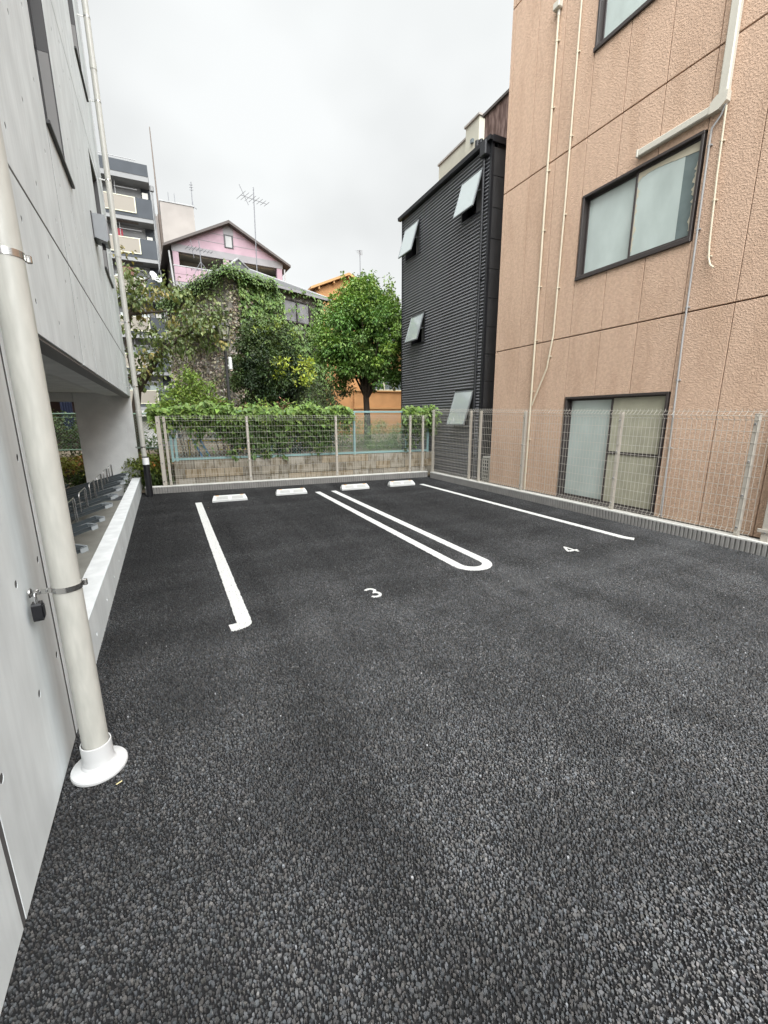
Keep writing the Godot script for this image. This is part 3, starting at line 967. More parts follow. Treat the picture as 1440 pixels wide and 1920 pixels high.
# ---------------------------------------------------------------- black house
func build_black_house() -> void:
	var t := thing("black_house", "narrow black corrugated-steel house with four tilted-out windows", "house", Vector3(6.2, 0, -7.83))
	var zl := -3.77
	var h := 6.88
	var wins := [[-3.55, -2.83, 5.75, 6.52], [-0.93, -0.22, 5.74, 6.50], [-3.18, -2.50, 3.50, 4.21], [-0.95, -0.23, 1.28, 2.10]]
	# corrugated sheet: one trapezoid rib every 69 mm, cut round the windows
	var b := MB.new()
	var pitch := 0.069
	var count := int(h / pitch)
	for i in count:
		var y := i * pitch
		var prof := [Vector2(0.0, y), Vector2(0.0, y + 0.020), Vector2(-0.040, y + 0.024), Vector2(-0.034, y + 0.044), Vector2(0.0, y + pitch)]
		var runs := [[zl, 0.0]]
		for w in wins:
			if y + pitch * 0.5 > w[2] and y + pitch * 0.5 < w[3]:
				var next := []
				for r in runs:
					if w[0] > r[0] and w[1] < r[1]:
						next.append([r[0], w[0]])
						next.append([w[1], r[1]])
					else:
						next.append(r)
				runs = next
		for r in runs:
			for k in 4:
				var p: Vector2 = prof[k]
				var q: Vector2 = prof[k + 1]
				b.quad(Vector3(p.x, p.y, r[0]), Vector3(p.x, p.y, r[1]), Vector3(q.x, q.y, r[1]), Vector3(q.x, q.y, r[0]), Vector3(-1, (p.x - q.x) * -20.0, 0))
	part(t, "corrugated_wall", b, M.black_steel)
	var core := MB.new()
	core.slab(Vector3(0.12, 0, 0.0), Vector3(6.0, h, -0.03))
	core.slab(Vector3(0.12, 0, zl), Vector3(6.0, h, zl + 0.05))
	core.slab(Vector3(0.5, 0, zl + 0.1), Vector3(0.55, h, -0.1))
	part(t, "wall", core, M.charcoal_panel)
	var rf := MB.new()
	rf.prism(PackedVector2Array([Vector2(-0.05, h), Vector2(6.0, h), Vector2(6.0, h + 0.06), Vector2(-0.05, h + 0.035)]), Vector3(0, 0, 0.05), Vector3.RIGHT, Vector3.UP, Vector3(0, 0, zl - 0.12))
	part(t, "roof", rf, M.black_trim)
	# end wall of flat charcoal panels
	var y := 0.0
	while y < h - 0.05:
		for i in 4:
			var p := MB.new()
			p.slab(Vector3(0.02 + i * 1.45, y + 0.004, 0.025), Vector3(0.02 + (i + 1) * 1.45 - 0.006, minf(y + 0.565, h - 0.12), 0.0), 0.003)
			part(t, "panel", p, M.charcoal_panel)
		y += 0.57
	var fa := MB.new()
	fa.slab(Vector3(-0.05, h - 0.06, 0.035), Vector3(6.0, h + 0.055, 0.075))
	part(t, "fascia", fa, M.black_trim)
	var ct := MB.new()
	ct.slab(Vector3(-0.043, 0, 0.03), Vector3(0.018, h, -0.03))
	part(t, "corner_trim", ct, M.black_trim)
	ct = MB.new()
	ct.slab(Vector3(-0.043, 0, zl - 0.03), Vector3(0.02, h, zl + 0.012))
	part(t, "corner_trim", ct, M.black_trim)
	# gutter and downpipe
	var gu := MB.new()
	gu.prism(PackedVector2Array([Vector2(-0.13, h + 0.045), Vector2(-0.12, h - 0.03), Vector2(-0.03, h - 0.035), Vector2(-0.03, h + 0.04)]), Vector3(0, 0, 0.06), Vector3.RIGHT, Vector3.UP, Vector3(0, 0, zl - 0.18))
	part(t, "gutter", gu, M.black_trim)
	var dp := MB.new()
	dp.tube([Vector3(-0.075, h - 0.25, -0.17), Vector3(-0.075, 0.05, -0.17)], 0.03, 10)
	dp.box(Vector3(-0.085, h - 0.12, -0.14), Vector3(0.14, 0.26, 0.2), 0.02)
	dp.tube([Vector3(-0.07, h + 0.17, -0.42), Vector3(-0.07, h + 0.02, -0.42)], 0.055, 10)
	dp.tube([Vector3(-0.07, h + 0.14, -0.30), Vector3(-0.07, h + 0.02, -0.30)], 0.04, 10)
	part(t, "downpipe", dp, M.black_trim)
	var cl := MB.new()
	for q in 7:
		cl.box(Vector3(-0.04, 0.6 + q * 0.95, -0.17), Vector3(0.05, 0.03, 0.085))
	part(t, "clamp", cl, M.black_trim)
	for w in wins:
		var fr := MB.new()
		var dx := 0.11
		fr.slab(Vector3(-0.045, w[2] - 0.03, w[0] - 0.03), Vector3(dx, w[3] + 0.03, w[0]))
		fr.slab(Vector3(-0.045, w[2] - 0.03, w[1]), Vector3(dx, w[3] + 0.03, w[1] + 0.03))
		fr.slab(Vector3(-0.048, w[2] - 0.035, w[0]), Vector3(dx, w[2], w[1]))
		fr.slab(Vector3(-0.048, w[3], w[0]), Vector3(dx, w[3] + 0.035, w[1]))
		var f := part(t, "window", fr, M.black_trim)
		var ins := MB.new()
		ins.slab(Vector3(0.10, w[2], w[0] + (w[1] - w[0]) * 0.45), Vector3(0.115, w[3], w[1] - 0.02))
		part(f, "blind", ins, M.grey_wall)
		# sash hung from its top edge, tilted out
		var ang := deg_to_rad(17.0)
		var bs := Basis(Vector3.BACK, -ang)
		var o := Vector3(-0.055, w[3], (w[0] + w[1]) * 0.5)
		var hh: float = w[3] - w[2]
		var ww: float = w[1] - w[0]
		var fs := MB.new()
		for e in [[-0.5, 0], [0.5, 0]]:
			fs.box(o + bs * Vector3(0, -hh * 0.5, e[0] * (ww - 0.025)), Vector3(0.03, hh, 0.025), 0.003, bs)
		for e in [0.012, hh - 0.012]:
			fs.box(o + bs * Vector3(0.001, -e, 0), Vector3(0.028, 0.025, ww - 0.05), 0.0, bs)
		part(f, "sash", fs, M.sash_alu)
		var pg := MB.new()
		pg.box(o + bs * Vector3(-0.003, -hh * 0.5, 0), Vector3(0.008, hh - 0.03, ww - 0.03), 0.0, bs)
		part(f, "pane", pg, M.sash_glass)
		var arm := MB.new()
		for e in [w[0] + 0.02, w[1] - 0.02]:
			var q: Vector3 = o + bs * Vector3(0, -hh * 0.6, 0)
			arm.wire(Vector3(0.0, w[3] - hh * 0.5, e), Vector3(q.x, q.y, e), 0.006, 4)
		part(f, "stay", arm, M.sash_alu)

# ---------------------------------------------------------------- houses beyond
func build_far_houses() -> void:
	# rust-stained and cream buildings above the black house
	var t := thing("rusty_building", "brown rust-stained wall standing above the black house roof", "building", Vector3(9.0, 0, -11.8))
	var b := MB.new()
	b.slab(Vector3(0, 0, 0), Vector3(8, 10.1, 6.5))
	part(t, "wall", b, M.rust_wall)
	b = MB.new()
	b.slab(Vector3(-0.06, 10.1, -0.06), Vector3(8, 10.17, 6.5))
	part(t, "coping", b, M.roof_brown)
	t = thing("cream_building", "pale cream stepped building far behind the black house", "building", Vector3(13, 0, -20.6))
	b = MB.new()
	b.slab(Vector3(0, 0, 0), Vector3(9, 13.75, 2.55))
	part(t, "wall", b, M.cream_wall)
	b = MB.new()
	b.slab(Vector3(-0.25, 0, 2.552), Vector3(9, 13.95, 3.5))
	part(t, "wing", b, M.cream_wall)
	b = MB.new()
	b.slab(Vector3(-0.06, 13.752, -0.05), Vector3(9, 13.83, 2.55))
	b.slab(Vector3(-0.32, 13.952, 2.5), Vector3(9, 14.03, 3.56))
	part(t, "coping", b, M.beige_block)
	b = MB.new()
	b.box(Vector3(-0.3, 13.2, 3.1), Vector3(0.1, 0.15, 0.15))
	part(t, "vent", b, M.window_grey)
	pink_house()
	apartment()
	# beige block behind
	t = thing("beige_building", "tall plain beige building between the apartment block and pink house", "building", Vector3(0.35, 0, -46))
	b = MB.new()
	b.slab(Vector3(0, 0, 0), Vector3(2.72, 20.1, -9))
	part(t, "wall", b, M.beige_block)
	b = MB.new()
	b.slab(Vector3(-0.05, 20.1, 0.05), Vector3(2.76, 20.2, -9))
	part(t, "coping", b, M.apt_white)
	for i in 5:
		b = MB.new()
		b.tube([Vector3(-0.45 + i * 0.1, 0, -0.3), Vector3(-0.45 + i * 0.1, 19.1 - 0.15 * (i % 2), -0.3)], 0.045, 6)
		part(t, "stack_pipe", b, M.pipe_brown)
	# orange house
	t = thing("orange_house", "orange rendered house with low gable roof behind the round green tree", "house", Vector3(0, 0, -25))
	b = MB.new()
	b.prism(PackedVector2Array([Vector2(7.75, 0), Vector2(11.6, 0), Vector2(11.6, 8.65), Vector2(9.65, 9.45), Vector2(7.75, 8.65)]), Vector3.ZERO, Vector3.RIGHT, Vector3.UP, Vector3(0, 0, -8))
	part(t, "wall", b, M.orange_wall)
	b = MB.new()
	for s in [[7.35, 8.52, 9.65, 9.50], [11.95, 8.52, 9.65, 9.50]]:
		b.prism(PackedVector2Array([Vector2(s[0], s[1]), Vector2(s[2], s[3]), Vector2(s[2], s[3] + 0.13), Vector2(s[0], s[1] + 0.12)]), Vector3(0, 0, 0.35), Vector3.RIGHT, Vector3.UP, Vector3(0, 0, -8.5))
	part(t, "roof", b, M.orange_trim)
	for i in 5:
		b = MB.new()
		b.box(Vector3(7.85 + i * 0.9, 9.50 - absf(7.85 + i * 0.9 - 9.65) * 0.426 - 0.075, 0.14), Vector3(0.09, 0.14, 0.28))
		part(t, "rafter", b, M.orange_trim)
	b = MB.new()
	b.slab(Vector3(11.0, 0, 0.2), Vector3(16.0, 6.2, -7))
	b.slab(Vector3(9.85, 0, 0.25), Vector3(16.0, 3.08, 0.2))
	part(t, "wing", b, M.orange_wall)
	b = MB.new()
	b.slab(Vector3(9.8, 3.08, 0.36), Vector3(16.1, 3.15, 0.2))
	b.slab(Vector3(9.8, 2.02, 0.31), Vector3(16.1, 2.12, 0.2))
	part(t, "ledge", b, M.orange_trim)
	for i in 3:
		var f := MB.new()
		var x0 := 11.15 + i * 0.72
		f.slab(Vector3(x0, 3.16, 0.28), Vector3(x0 + 0.06, 4.3, 0.2))
		f.slab(Vector3(x0 + 0.64, 3.16, 0.28), Vector3(x0 + 0.70, 4.3, 0.2))
		f.slab(Vector3(x0 + 0.06, 4.24, 0.27), Vector3(x0 + 0.64, 4.3, 0.2))
		f.slab(Vector3(x0 + 0.06, 3.16, 0.27), Vector3(x0 + 0.64, 3.22, 0.2))
		var w := part(t, "window", f, M.frame_cream)
		f = MB.new()
		f.slab(Vector3(x0 + 0.06, 3.22, 0.22), Vector3(x0 + 0.64, 4.24, 0.205))
		part(w, "pane", f, M.window_grey)
	ivy_house()

func pink_house() -> void:
	var t := thing("pink_house", "pink and grey house with broad gable and open balcony below it", "house", Vector3(0.5, 0, -31), 0.0701)
	# local x along the facade, z = 0 the facade, house behind (-z)
	var b := MB.new()
	b.prism(PackedVector2Array([Vector2(0.15, 11.86), Vector2(6.92, 11.86), Vector2(3.53, 13.5)]), Vector3(0, 0, 0), Vector3.RIGHT, Vector3.UP, Vector3(0, 0, -0.25))
	part(t, "gable", b, M.pink_wall)
	for y in [12.32, 12.82]:
		b = MB.new()
		var hw: float = (13.5 - y) / 1.64 * 3.38
		b.slab(Vector3(3.53 - hw, y, 0.012), Vector3(3.53 + hw, y + 0.025, 0.0))
		part(t, "gable_joint", b, M.grey_wall)
	b = MB.new()
	b.slab(Vector3(0.12, 11.45, 0.03), Vector3(6.95, 11.86, -0.25))
	part(t, "band", b, M.grey_wall)
	b = MB.new()
	b.prism(PackedVector2Array([Vector2(3.2, 12.9), Vector2(3.82, 12.9), Vector2(3.82, 13.33), Vector2(3.53, 13.48), Vector2(3.2, 13.31)]), Vector3(0, 0, 0.02), Vector3.RIGHT, Vector3.UP, Vector3(0, 0, 0.0) + Vector3(0, 0, -0.05))
	part(t, "gable_strip", b, M.grey_wall)
	# window with frame
	b = MB.new()
	b.slab(Vector3(3.22, 12.15, 0.04), Vector3(3.30, 12.9, 0.0))
	b.slab(Vector3(3.70, 12.15, 0.04), Vector3(3.78, 12.9, 0.0))
	b.slab(Vector3(3.30, 12.15, 0.038), Vector3(3.70, 12.2, 0.0))
	b.slab(Vector3(3.30, 12.84, 0.038), Vector3(3.70, 12.9, 0.0))
	var w := part(t, "window", b, M.dark_frame)
	b = MB.new()
	b.slab(Vector3(3.31, 12.2, 0.025), Vector3(3.69, 12.84, 0.01))
	part(w, "pane", b, M.apt_white)
	# balcony: columns, parapet, back wall
	for x in [[0.15, 0.48], [3.08, 3.43], [6.55, 6.9]]:
		b = MB.new()
		b.slab(Vector3(x[0], 10.6, 0.01), Vector3(x[1], 11.45, -0.3))
		part(t, "column", b, M.pink_wall)
	for i in 10:
		for j in 2:
			b = MB.new()
			b.slab(Vector3(0.16 + i * 0.675, 9.79 + j * 0.425, 0.02), Vector3(0.16 + (i + 1) * 0.675 - 0.018, 9.79 + (j + 1) * 0.425 - 0.018, -0.1))
			part(t, "panel", b, M.pink_wall)
	b = MB.new()
	b.slab(Vector3(0.14, 9.3, 0.0), Vector3(6.92, 10.6, -0.14))
	b.slab(Vector3(0.1, 9.2, 0.03), Vector3(6.95, 9.34, -1.4))
	part(t, "parapet", b, M.grey_wall)
	b = MB.new()
	b.slab(Vector3(0.12, 10.642, 0.03), Vector3(6.92, 10.70, -0.12))
	part(t, "rail", b, M.apt_white)
	b = MB.new()
	b.slab(Vector3(2.05, 10.28, 0.06), Vector3(2.5, 10.64, 0.03))
	part(t, "sign_board", b, M.apt_white)
	b = MB.new()
	b.slab(Vector3(0.16, 0, -1.5), Vector3(6.9, 11.45, -1.6))
	part(t, "back_wall", b, M.cream_wall)
	b = MB.new()
	b.slab(Vector3(0.16, 11.40, -0.26), Vector3(6.9, 11.45, -1.5))
	part(t, "balcony_ceiling", b, M.cream_wall)
	for i in 3:
		b = MB.new()
		b.slab(Vector3(0.9 + i * 2.1, 9.4, -1.42), Vector3(2.3 + i * 2.1, 11.1, -1.5))
		part(t, "balcony_door", b, M.window_grey)
	b = MB.new()
	b.slab(Vector3(0.16, 0, -0.02), Vector3(6.9, 9.2, -1.5))
	part(t, "lower_wall", b, M.apt_white)
	b = MB.new()
	b.slab(Vector3(0.14, 0, -0.02), Vector3(0.16, 11.8, -9))
	part(t, "side_wall", b, M.roof_brown)
	b = MB.new()
	b.slab(Vector3(6.9, 0, -0.02), Vector3(6.92, 11.8, -9))
	part(t, "side_wall", b, M.roof_brown)
	for s in [[-0.35, 11.52, 3.53, 13.47], [7.41, 11.52, 3.53, 13.47]]:
		b = MB.new()
		b.prism(PackedVector2Array([Vector2(s[0], s[1]), Vector2(s[2], s[3]), Vector2(s[2], s[3] + 0.16), Vector2(s[0], s[1] + 0.14)]), Vector3(0, 0, 0.4), Vector3.RIGHT, Vector3.UP, Vector3(0, 0, -9.4))
		part(t, "roof", b, M.roof_brown)
	b = MB.new()
	b.tube([Vector3(-0.05, 11.4, 0.1), Vector3(0.05, 9.4, 0.1)], 0.05, 8)
	b.tube([Vector3(7.05, 11.4, 0.1), Vector3(7.05, 9.4, 0.1)], 0.05, 8)
	part(t, "downpipe", b, M.apt_white)

func apartment() -> void:
	var t := thing("apartment_block", "grey apartment block with stacked balconies and tan balcony panels", "apartment building", Vector3(0, 0, -35))
	var xl := -16.0
	var xr := -0.2
	var b := MB.new()
	b.slab(Vector3(xl, 0, -1.15), Vector3(xr - 0.05, 17.2, -9))
	part(t, "wall", b, M.apt_white)
	b = MB.new()
	b.slab(Vector3(xl, 16.9, 0), Vector3(xr - 0.05, 17.57, -9))
	part(t, "roof_band", b, M.slate_band)
	b = MB.new()
	b.slab(Vector3(xl, 16.6, -0.02), Vector3(xr - 0.06, 16.898, -1.2))
	part(t, "roof_soffit", b, M.apt_side)
	var rr := MB.new()
	rr.tube([Vector3(xl, 17.85, -0.3), Vector3(-0.92, 17.85, -0.3)], 0.02, 5)
	for i in 60:
		rr.wire(Vector3(-0.92 - i * 0.12, 17.57, -0.3), Vector3(-0.92 - i * 0.12, 17.85, -0.3), 0.008)
	part(t, "roof_railing", rr, M.conduit_grey)
	for k in 6:
		var y := 14.45 - k * 2.42
		b = MB.new()
		b.slab(Vector3(xl, y - 0.02, 0), Vector3(xr, y + 1.13, -0.12))
		part(t, "balcony_front", b, M.slate_band)
		b = MB.new()
		b.slab(Vector3(xl, y - 0.25, -0.02), Vector3(xr - 0.03, y - 0.02, -1.15))
		part(t, "balcony_slab", b, M.apt_side)
		b = MB.new()
		b.slab(Vector3(xl, y - 0.262, -0.25), Vector3(-1.15, y - 0.25, -0.6))
		part(t, "soffit_vent", b, M.pipe_brown)
		for i in 3:
			var x0 := -2.40 - i * 4.2
			var p := MB.new()
			p.slab(Vector3(x0 - 1.3, y + 0.22, 0.035), Vector3(x0 + 1.22, y + 1.07, 0.0))
			var pn := part(t, "balcony_panel", p, M.panel_tan)
			p = MB.new()
			for e in [-1.3, -0.05, 1.2]:
				p.slab(Vector3(x0 + e - 0.02, y + 0.2, 0.05), Vector3(x0 + e + 0.04, y + 1.1, 0.0))
			p.slab(Vector3(x0 - 1.32, y + 0.18, 0.047), Vector3(x0 + 1.24, y + 0.23, 0.0))
			p.slab(Vector3(x0 - 1.32, y + 1.07, 0.047), Vector3(x0 + 1.24, y + 1.12, 0.0))
			part(pn, "panel_frame", p, M.frame_cream)
			# window behind the balcony
			var w := MB.new()
			w.slab(Vector3(x0 - 1.2, y + 0.2, -1.10), Vector3(x0 + 1.35, y + 1.62, -1.15))
			var wi := part(t, "window", w, M.apt_side)
			for q in 4:
				w = MB.new()
				w.slab(Vector3(x0 - 1.15 + q * 0.62, y + 0.25, -1.085), Vector3(x0 - 1.15 + q * 0.62 + 0.55, y + 1.52, -1.1))
				part(wi, "pane", w, M.window_grey if q % 2 == 0 else M.frosted)
		b = MB.new()
		b.slab(Vector3(-0.80, y + 0.9, -1.06), Vector3(xr - 0.06, y + 2.14, -1.15))
		part(t, "pier", b, M.slate_band)
		b = MB.new()
		b.slab(Vector3(-0.74, y + 1.0, -0.5), Vector3(-0.40, y + 1.68 - 0.2 * (k % 2), -0.95))
		part(t, "heat_pump", b, M.ac_white)
		b = MB.new()
		b.tube([Vector3(-2.3, y + 1.72, -0.35), Vector3(-1.0, y + 1.72, -0.35)], 0.018, 5)
		b.tube([Vector3(-2.25, y + 2.1, -0.4), Vector3(-2.25, y + 1.15, -0.4)], 0.02, 5)
		part(t, "drying_pole", b, M.conduit_grey)
	b = MB.new()
	b.slab(Vector3(-2.42, 12.95, -0.45), Vector3(-2.12, 13.75, -0.55))
	part(t, "laundry", b, M.red_cloth)
	b = MB.new()
	b.slab(Vector3(-2.5, 10.95, -0.3), Vector3(-1.75, 11.45, -0.4))
	part(t, "hanging_cloth", b, M.brick_brown)
	b = MB.new()
	b.tube([Vector3(xr + 0.08, 16.2, -0.35), Vector3(xr + 0.08, 2, -0.35)], 0.05, 8)
	b.tube([Vector3(xr + 0.08, 16.55, -0.35), Vector3(xr + 0.08, 16.25, -0.35)], 0.13, 8)
	part(t, "downpipe", b, M.apt_side)
	var d := thing("satellite_dish", "white satellite dish pair on the corner balcony of the apartment block", "dish", Vector3(-0.62, 10.95, -34.8))
	for k in 2:
		b = MB.new()
		var bs := Basis.from_euler(Vector3(-0.9, 0.5, 0))
		for i in 5:
			pass
		b.lathe(Vector3.ZERO, [Vector2(0.0, 0.0), Vector2(0.12, 0.012), Vector2(0.22, 0.05), Vector2(0.225, 0.052), Vector2(0.12, 0.0), Vector2(0.0, -0.012)], 16)
		var o := part(d, "dish", b, M.white_panel)
		o.transform = Transform3D(Basis.from_euler(Vector3(1.25, 0.5 - k * 0.3, 0)), Vector3(0.28 * k, -0.26 * k, 0.2))

func ivy_house() -> void:
	# a box turned 45 degrees to the lot, corner towards the camera
	var t := thing("ivy_house", "old two-storey house overgrown with ivy behind the park trees", "house", Vector3(2.1, 0.5, -17.95), 0.41)
	# local +x runs along the right facade, local -z along the left one
	var b := MB.new()
	b.slab(Vector3(0, 0, 0), Vector3(4.75, 6.25, -5.2))
	part(t, "wall", b, M.old_wall)
	var e := 0.28
	var y0 := 6.25
	var a := [Vector3(-e, y0, e), Vector3(4.75 + e, y0, e), Vector3(4.75 + e, y0, -5.2 - e), Vector3(-e, y0, -5.2 - e)]
	var r1 := Vector3(1.9, y0 + 1.45, -2.2)
	var r2 := Vector3(2.9, y0 + 1.45, -3.0)
	b = MB.new()
	b.quad(a[0], a[1], r2, r1, Vector3(0, 1, 1))
	b.tri(a[1], a[2], r2, Vector3(1, 1, 0))
	b.quad(a[2], a[3], r1, r2, Vector3(0, 1, -1))
	b.tri(a[3], a[0], r1, Vector3(-1, 1, 0))
	b.quad(a[0], a[1], a[2], a[3], Vector3.DOWN)
	part(t, "roof", b, M.roof_grey)
	b = MB.new()
	b.slab(Vector3(-e - 0.03, y0 - 0.1, e + 0.03), Vector3(4.75 + e + 0.03, y0 - 0.005, e - 0.06))
	b.slab(Vector3(-e - 0.03, y0 - 0.1, e - 0.06), Vector3(-e + 0.06, y0 - 0.005, -5.2 - e))
	part(t, "eaves_board", b, M.grey_wall)
	b = MB.new()
	b.tube([r1, r2], 0.06, 6)
	b.tube([a[0], r1], 0.05, 6)
	b.tube([a[1], r2], 0.05, 6)
	part(t, "ridge_cap", b, M.apt_side)
	for w in [[2.5, 3.85, 5.05, 5.85]]:
		b = MB.new()
		b.slab(Vector3(w[0] - 0.05, w[2] - 0.06, 0.09), Vector3(w[1] + 0.05, w[2], 0.0))
		b.slab(Vector3(w[0] - 0.05, w[3], 0.08), Vector3(w[1] + 0.05, w[3] + 0.05, 0.0))
		for x in [w[0] - 0.05, (w[0] + w[1]) * 0.5 - 0.025, w[1]]:
			b.slab(Vector3(x, w[2], 0.075), Vector3(x + 0.05, w[3], 0.0))
		var f := part(t, "window", b, M.sash_brown)
		for k in 2:
			b = MB.new()
			var m: float = w[0] + (w[1] - w[0]) * 0.5 * k
			b.slab(Vector3(m + 0.02, w[2], 0.04), Vector3(m + (w[1] - w[0]) * 0.5 - 0.02, w[3], 0.012))
			part(f, "pane", b, M.grey_wall)
	# small lean-to roof on the left facade
	b = MB.new()
	b.prism(PackedVector2Array([Vector2(0, 0), Vector2(-0.9, -0.35), Vector2(-0.9, -0.42), Vector2(0, -0.1)]), Vector3(0, 4.6, -0.4), Vector3.RIGHT, Vector3.UP, Vector3(0, 0, -2.6))
	part(t, "canopy", b, M.apt_side)

# ---------------------------------------------------------------- kerb
func build_kerb() -> void:
	var block := kerb_block(0.4)
	var cap := kerb_cap(0.4)
	# right kerb
	var t := thing("kerb", "ribbed concrete block kerb along the right side under the mesh fence", "kerb", Vector3(5.6, 0, 2.2), 0.0)
	for i in 29:
		var z := -i * 0.4
		if 2.2 + z - 0.4 < -9.3:
			break
		var o := part(t, "kerb_block", block, M.kerb_rib)
		o.position = Vector3(0, 0, z)
		o = part(t, "kerb_cap", cap, M.kerb_cap)
		o.position = Vector3(0, 0, z)
	var dir := atan(0.0694)
	t = thing("kerb", "ribbed concrete block kerb along the back below the block wall", "kerb", Vector3(5.62, 0, back_z(5.62)), PI * 0.5 + dir * -1.0)
	for i in 16:
		var o := part(t, "kerb_block", block, M.kerb_rib)
		o.position = Vector3(0, 0, -i * 0.4)
		# turned so that ribs face the lot
		o = part(t, "kerb_cap", cap, M.kerb_cap)
		o.position = Vector3(0, 0, -i * 0.4)

# ribs look along -x; the block runs along -z
func kerb_block(length: float) -> ArrayMesh:
	var b := MB.new()
	b.slab(Vector3(0.014, -0.05, -0.002), Vector3(0.118, 0.127, -length + 0.002))
	var n := 8
	for i in n:
		var z := -(i + 0.5) * length / n
		b.box(Vector3(0.012, 0.036, z), Vector3(0.026, 0.18, length / n - 0.013), 0.005)
	return b.mesh()

func kerb_cap(length: float) -> ArrayMesh:
	var b := MB.new()
	b.slab(Vector3(0.0, 0.127, 0.0), Vector3(0.12, 0.15, -length), 0.004)
	return b.mesh()

# ---------------------------------------------------------------- fences
# a welded-mesh panel from a to b (ground points), folded at top and bottom; out = side of the folds
func mesh_panel(a: Vector3, b: Vector3, ya: float, yb: float, out: Vector3, pitch := 0.055, r := 0.0024) -> MB:
	var m := MB.new()
	var n := int(a.distance_to(b) / pitch)
	var y0 := 0.165
	for i in n + 1:
		var t := float(i) / n
		var p := a.lerp(b, t)
		var top := lerpf(ya, yb, t)
		var q := [p + Vector3(0, y0, 0), p + Vector3(0, y0 + 0.03, 0) + out * 0.03, p + Vector3(0, y0 + 0.06, 0), p + Vector3(0, top - 0.09, 0), p + Vector3(0, top - 0.045, 0) + out * 0.05, p + Vector3(0, top, 0), p + Vector3(0, top + 0.028, 0)]
		for k in q.size() - 1:
			m.wire(q[k], q[k + 1], r)
	var ha := [[y0 + 0.004, 0.0], [y0 + 0.03, 0.032], [y0 + 0.06, 0.0]]
	for e in ha:
		m.wire(a + Vector3(0, e[0], 0) + out * e[1], b + Vector3(0, e[0], 0) + out * e[1], r * 1.15)
	for e in [[0.09, 0.0], [0.045, 0.052], [0.0, 0.0]]:
		m.wire(a + Vector3(0, ya - e[0], 0) + out * e[1], b + Vector3(0, yb - e[0], 0) + out * e[1], r * 1.15)
	for k in range(1, 10):
		var f := k / 10.0
		m.wire(a + Vector3(0, lerpf(y0 + 0.06, ya - 0.09, f), 0), b + Vector3(0, lerpf(y0 + 0.06, yb - 0.09, f), 0), r * 1.15)
	return m

func fence_post(t: Node3D, p: Vector3, top: float, turn := 0.0, w := 0.05) -> void:
	var b := MB.new()
	var bs := Basis(Vector3.UP, turn)
	b.box(p + Vector3(0, (top + 0.1) * 0.5, 0), Vector3(w, top - 0.1, w), 0.006, bs)
	var o := part(t, "post", b, M.fence_bronze)
	b = MB.new()
	b.box(p + Vector3(0, top + 0.006, 0), Vector3(w + 0.004, 0.012, w + 0.004), 0.004, bs)
	part(o, "post_cap", b, M.fence_bronze)
	b = MB.new()
	for y in [0.25, 0.62, 1.0, top - 0.1]:
		b.box(p + Vector3(0, y, 0) + bs * Vector3(-w * 0.5 - 0.008, 0, 0), Vector3(0.014, 0.022, 0.02), 0.003, bs)
	part(o, "bracket", b, M.chrome)

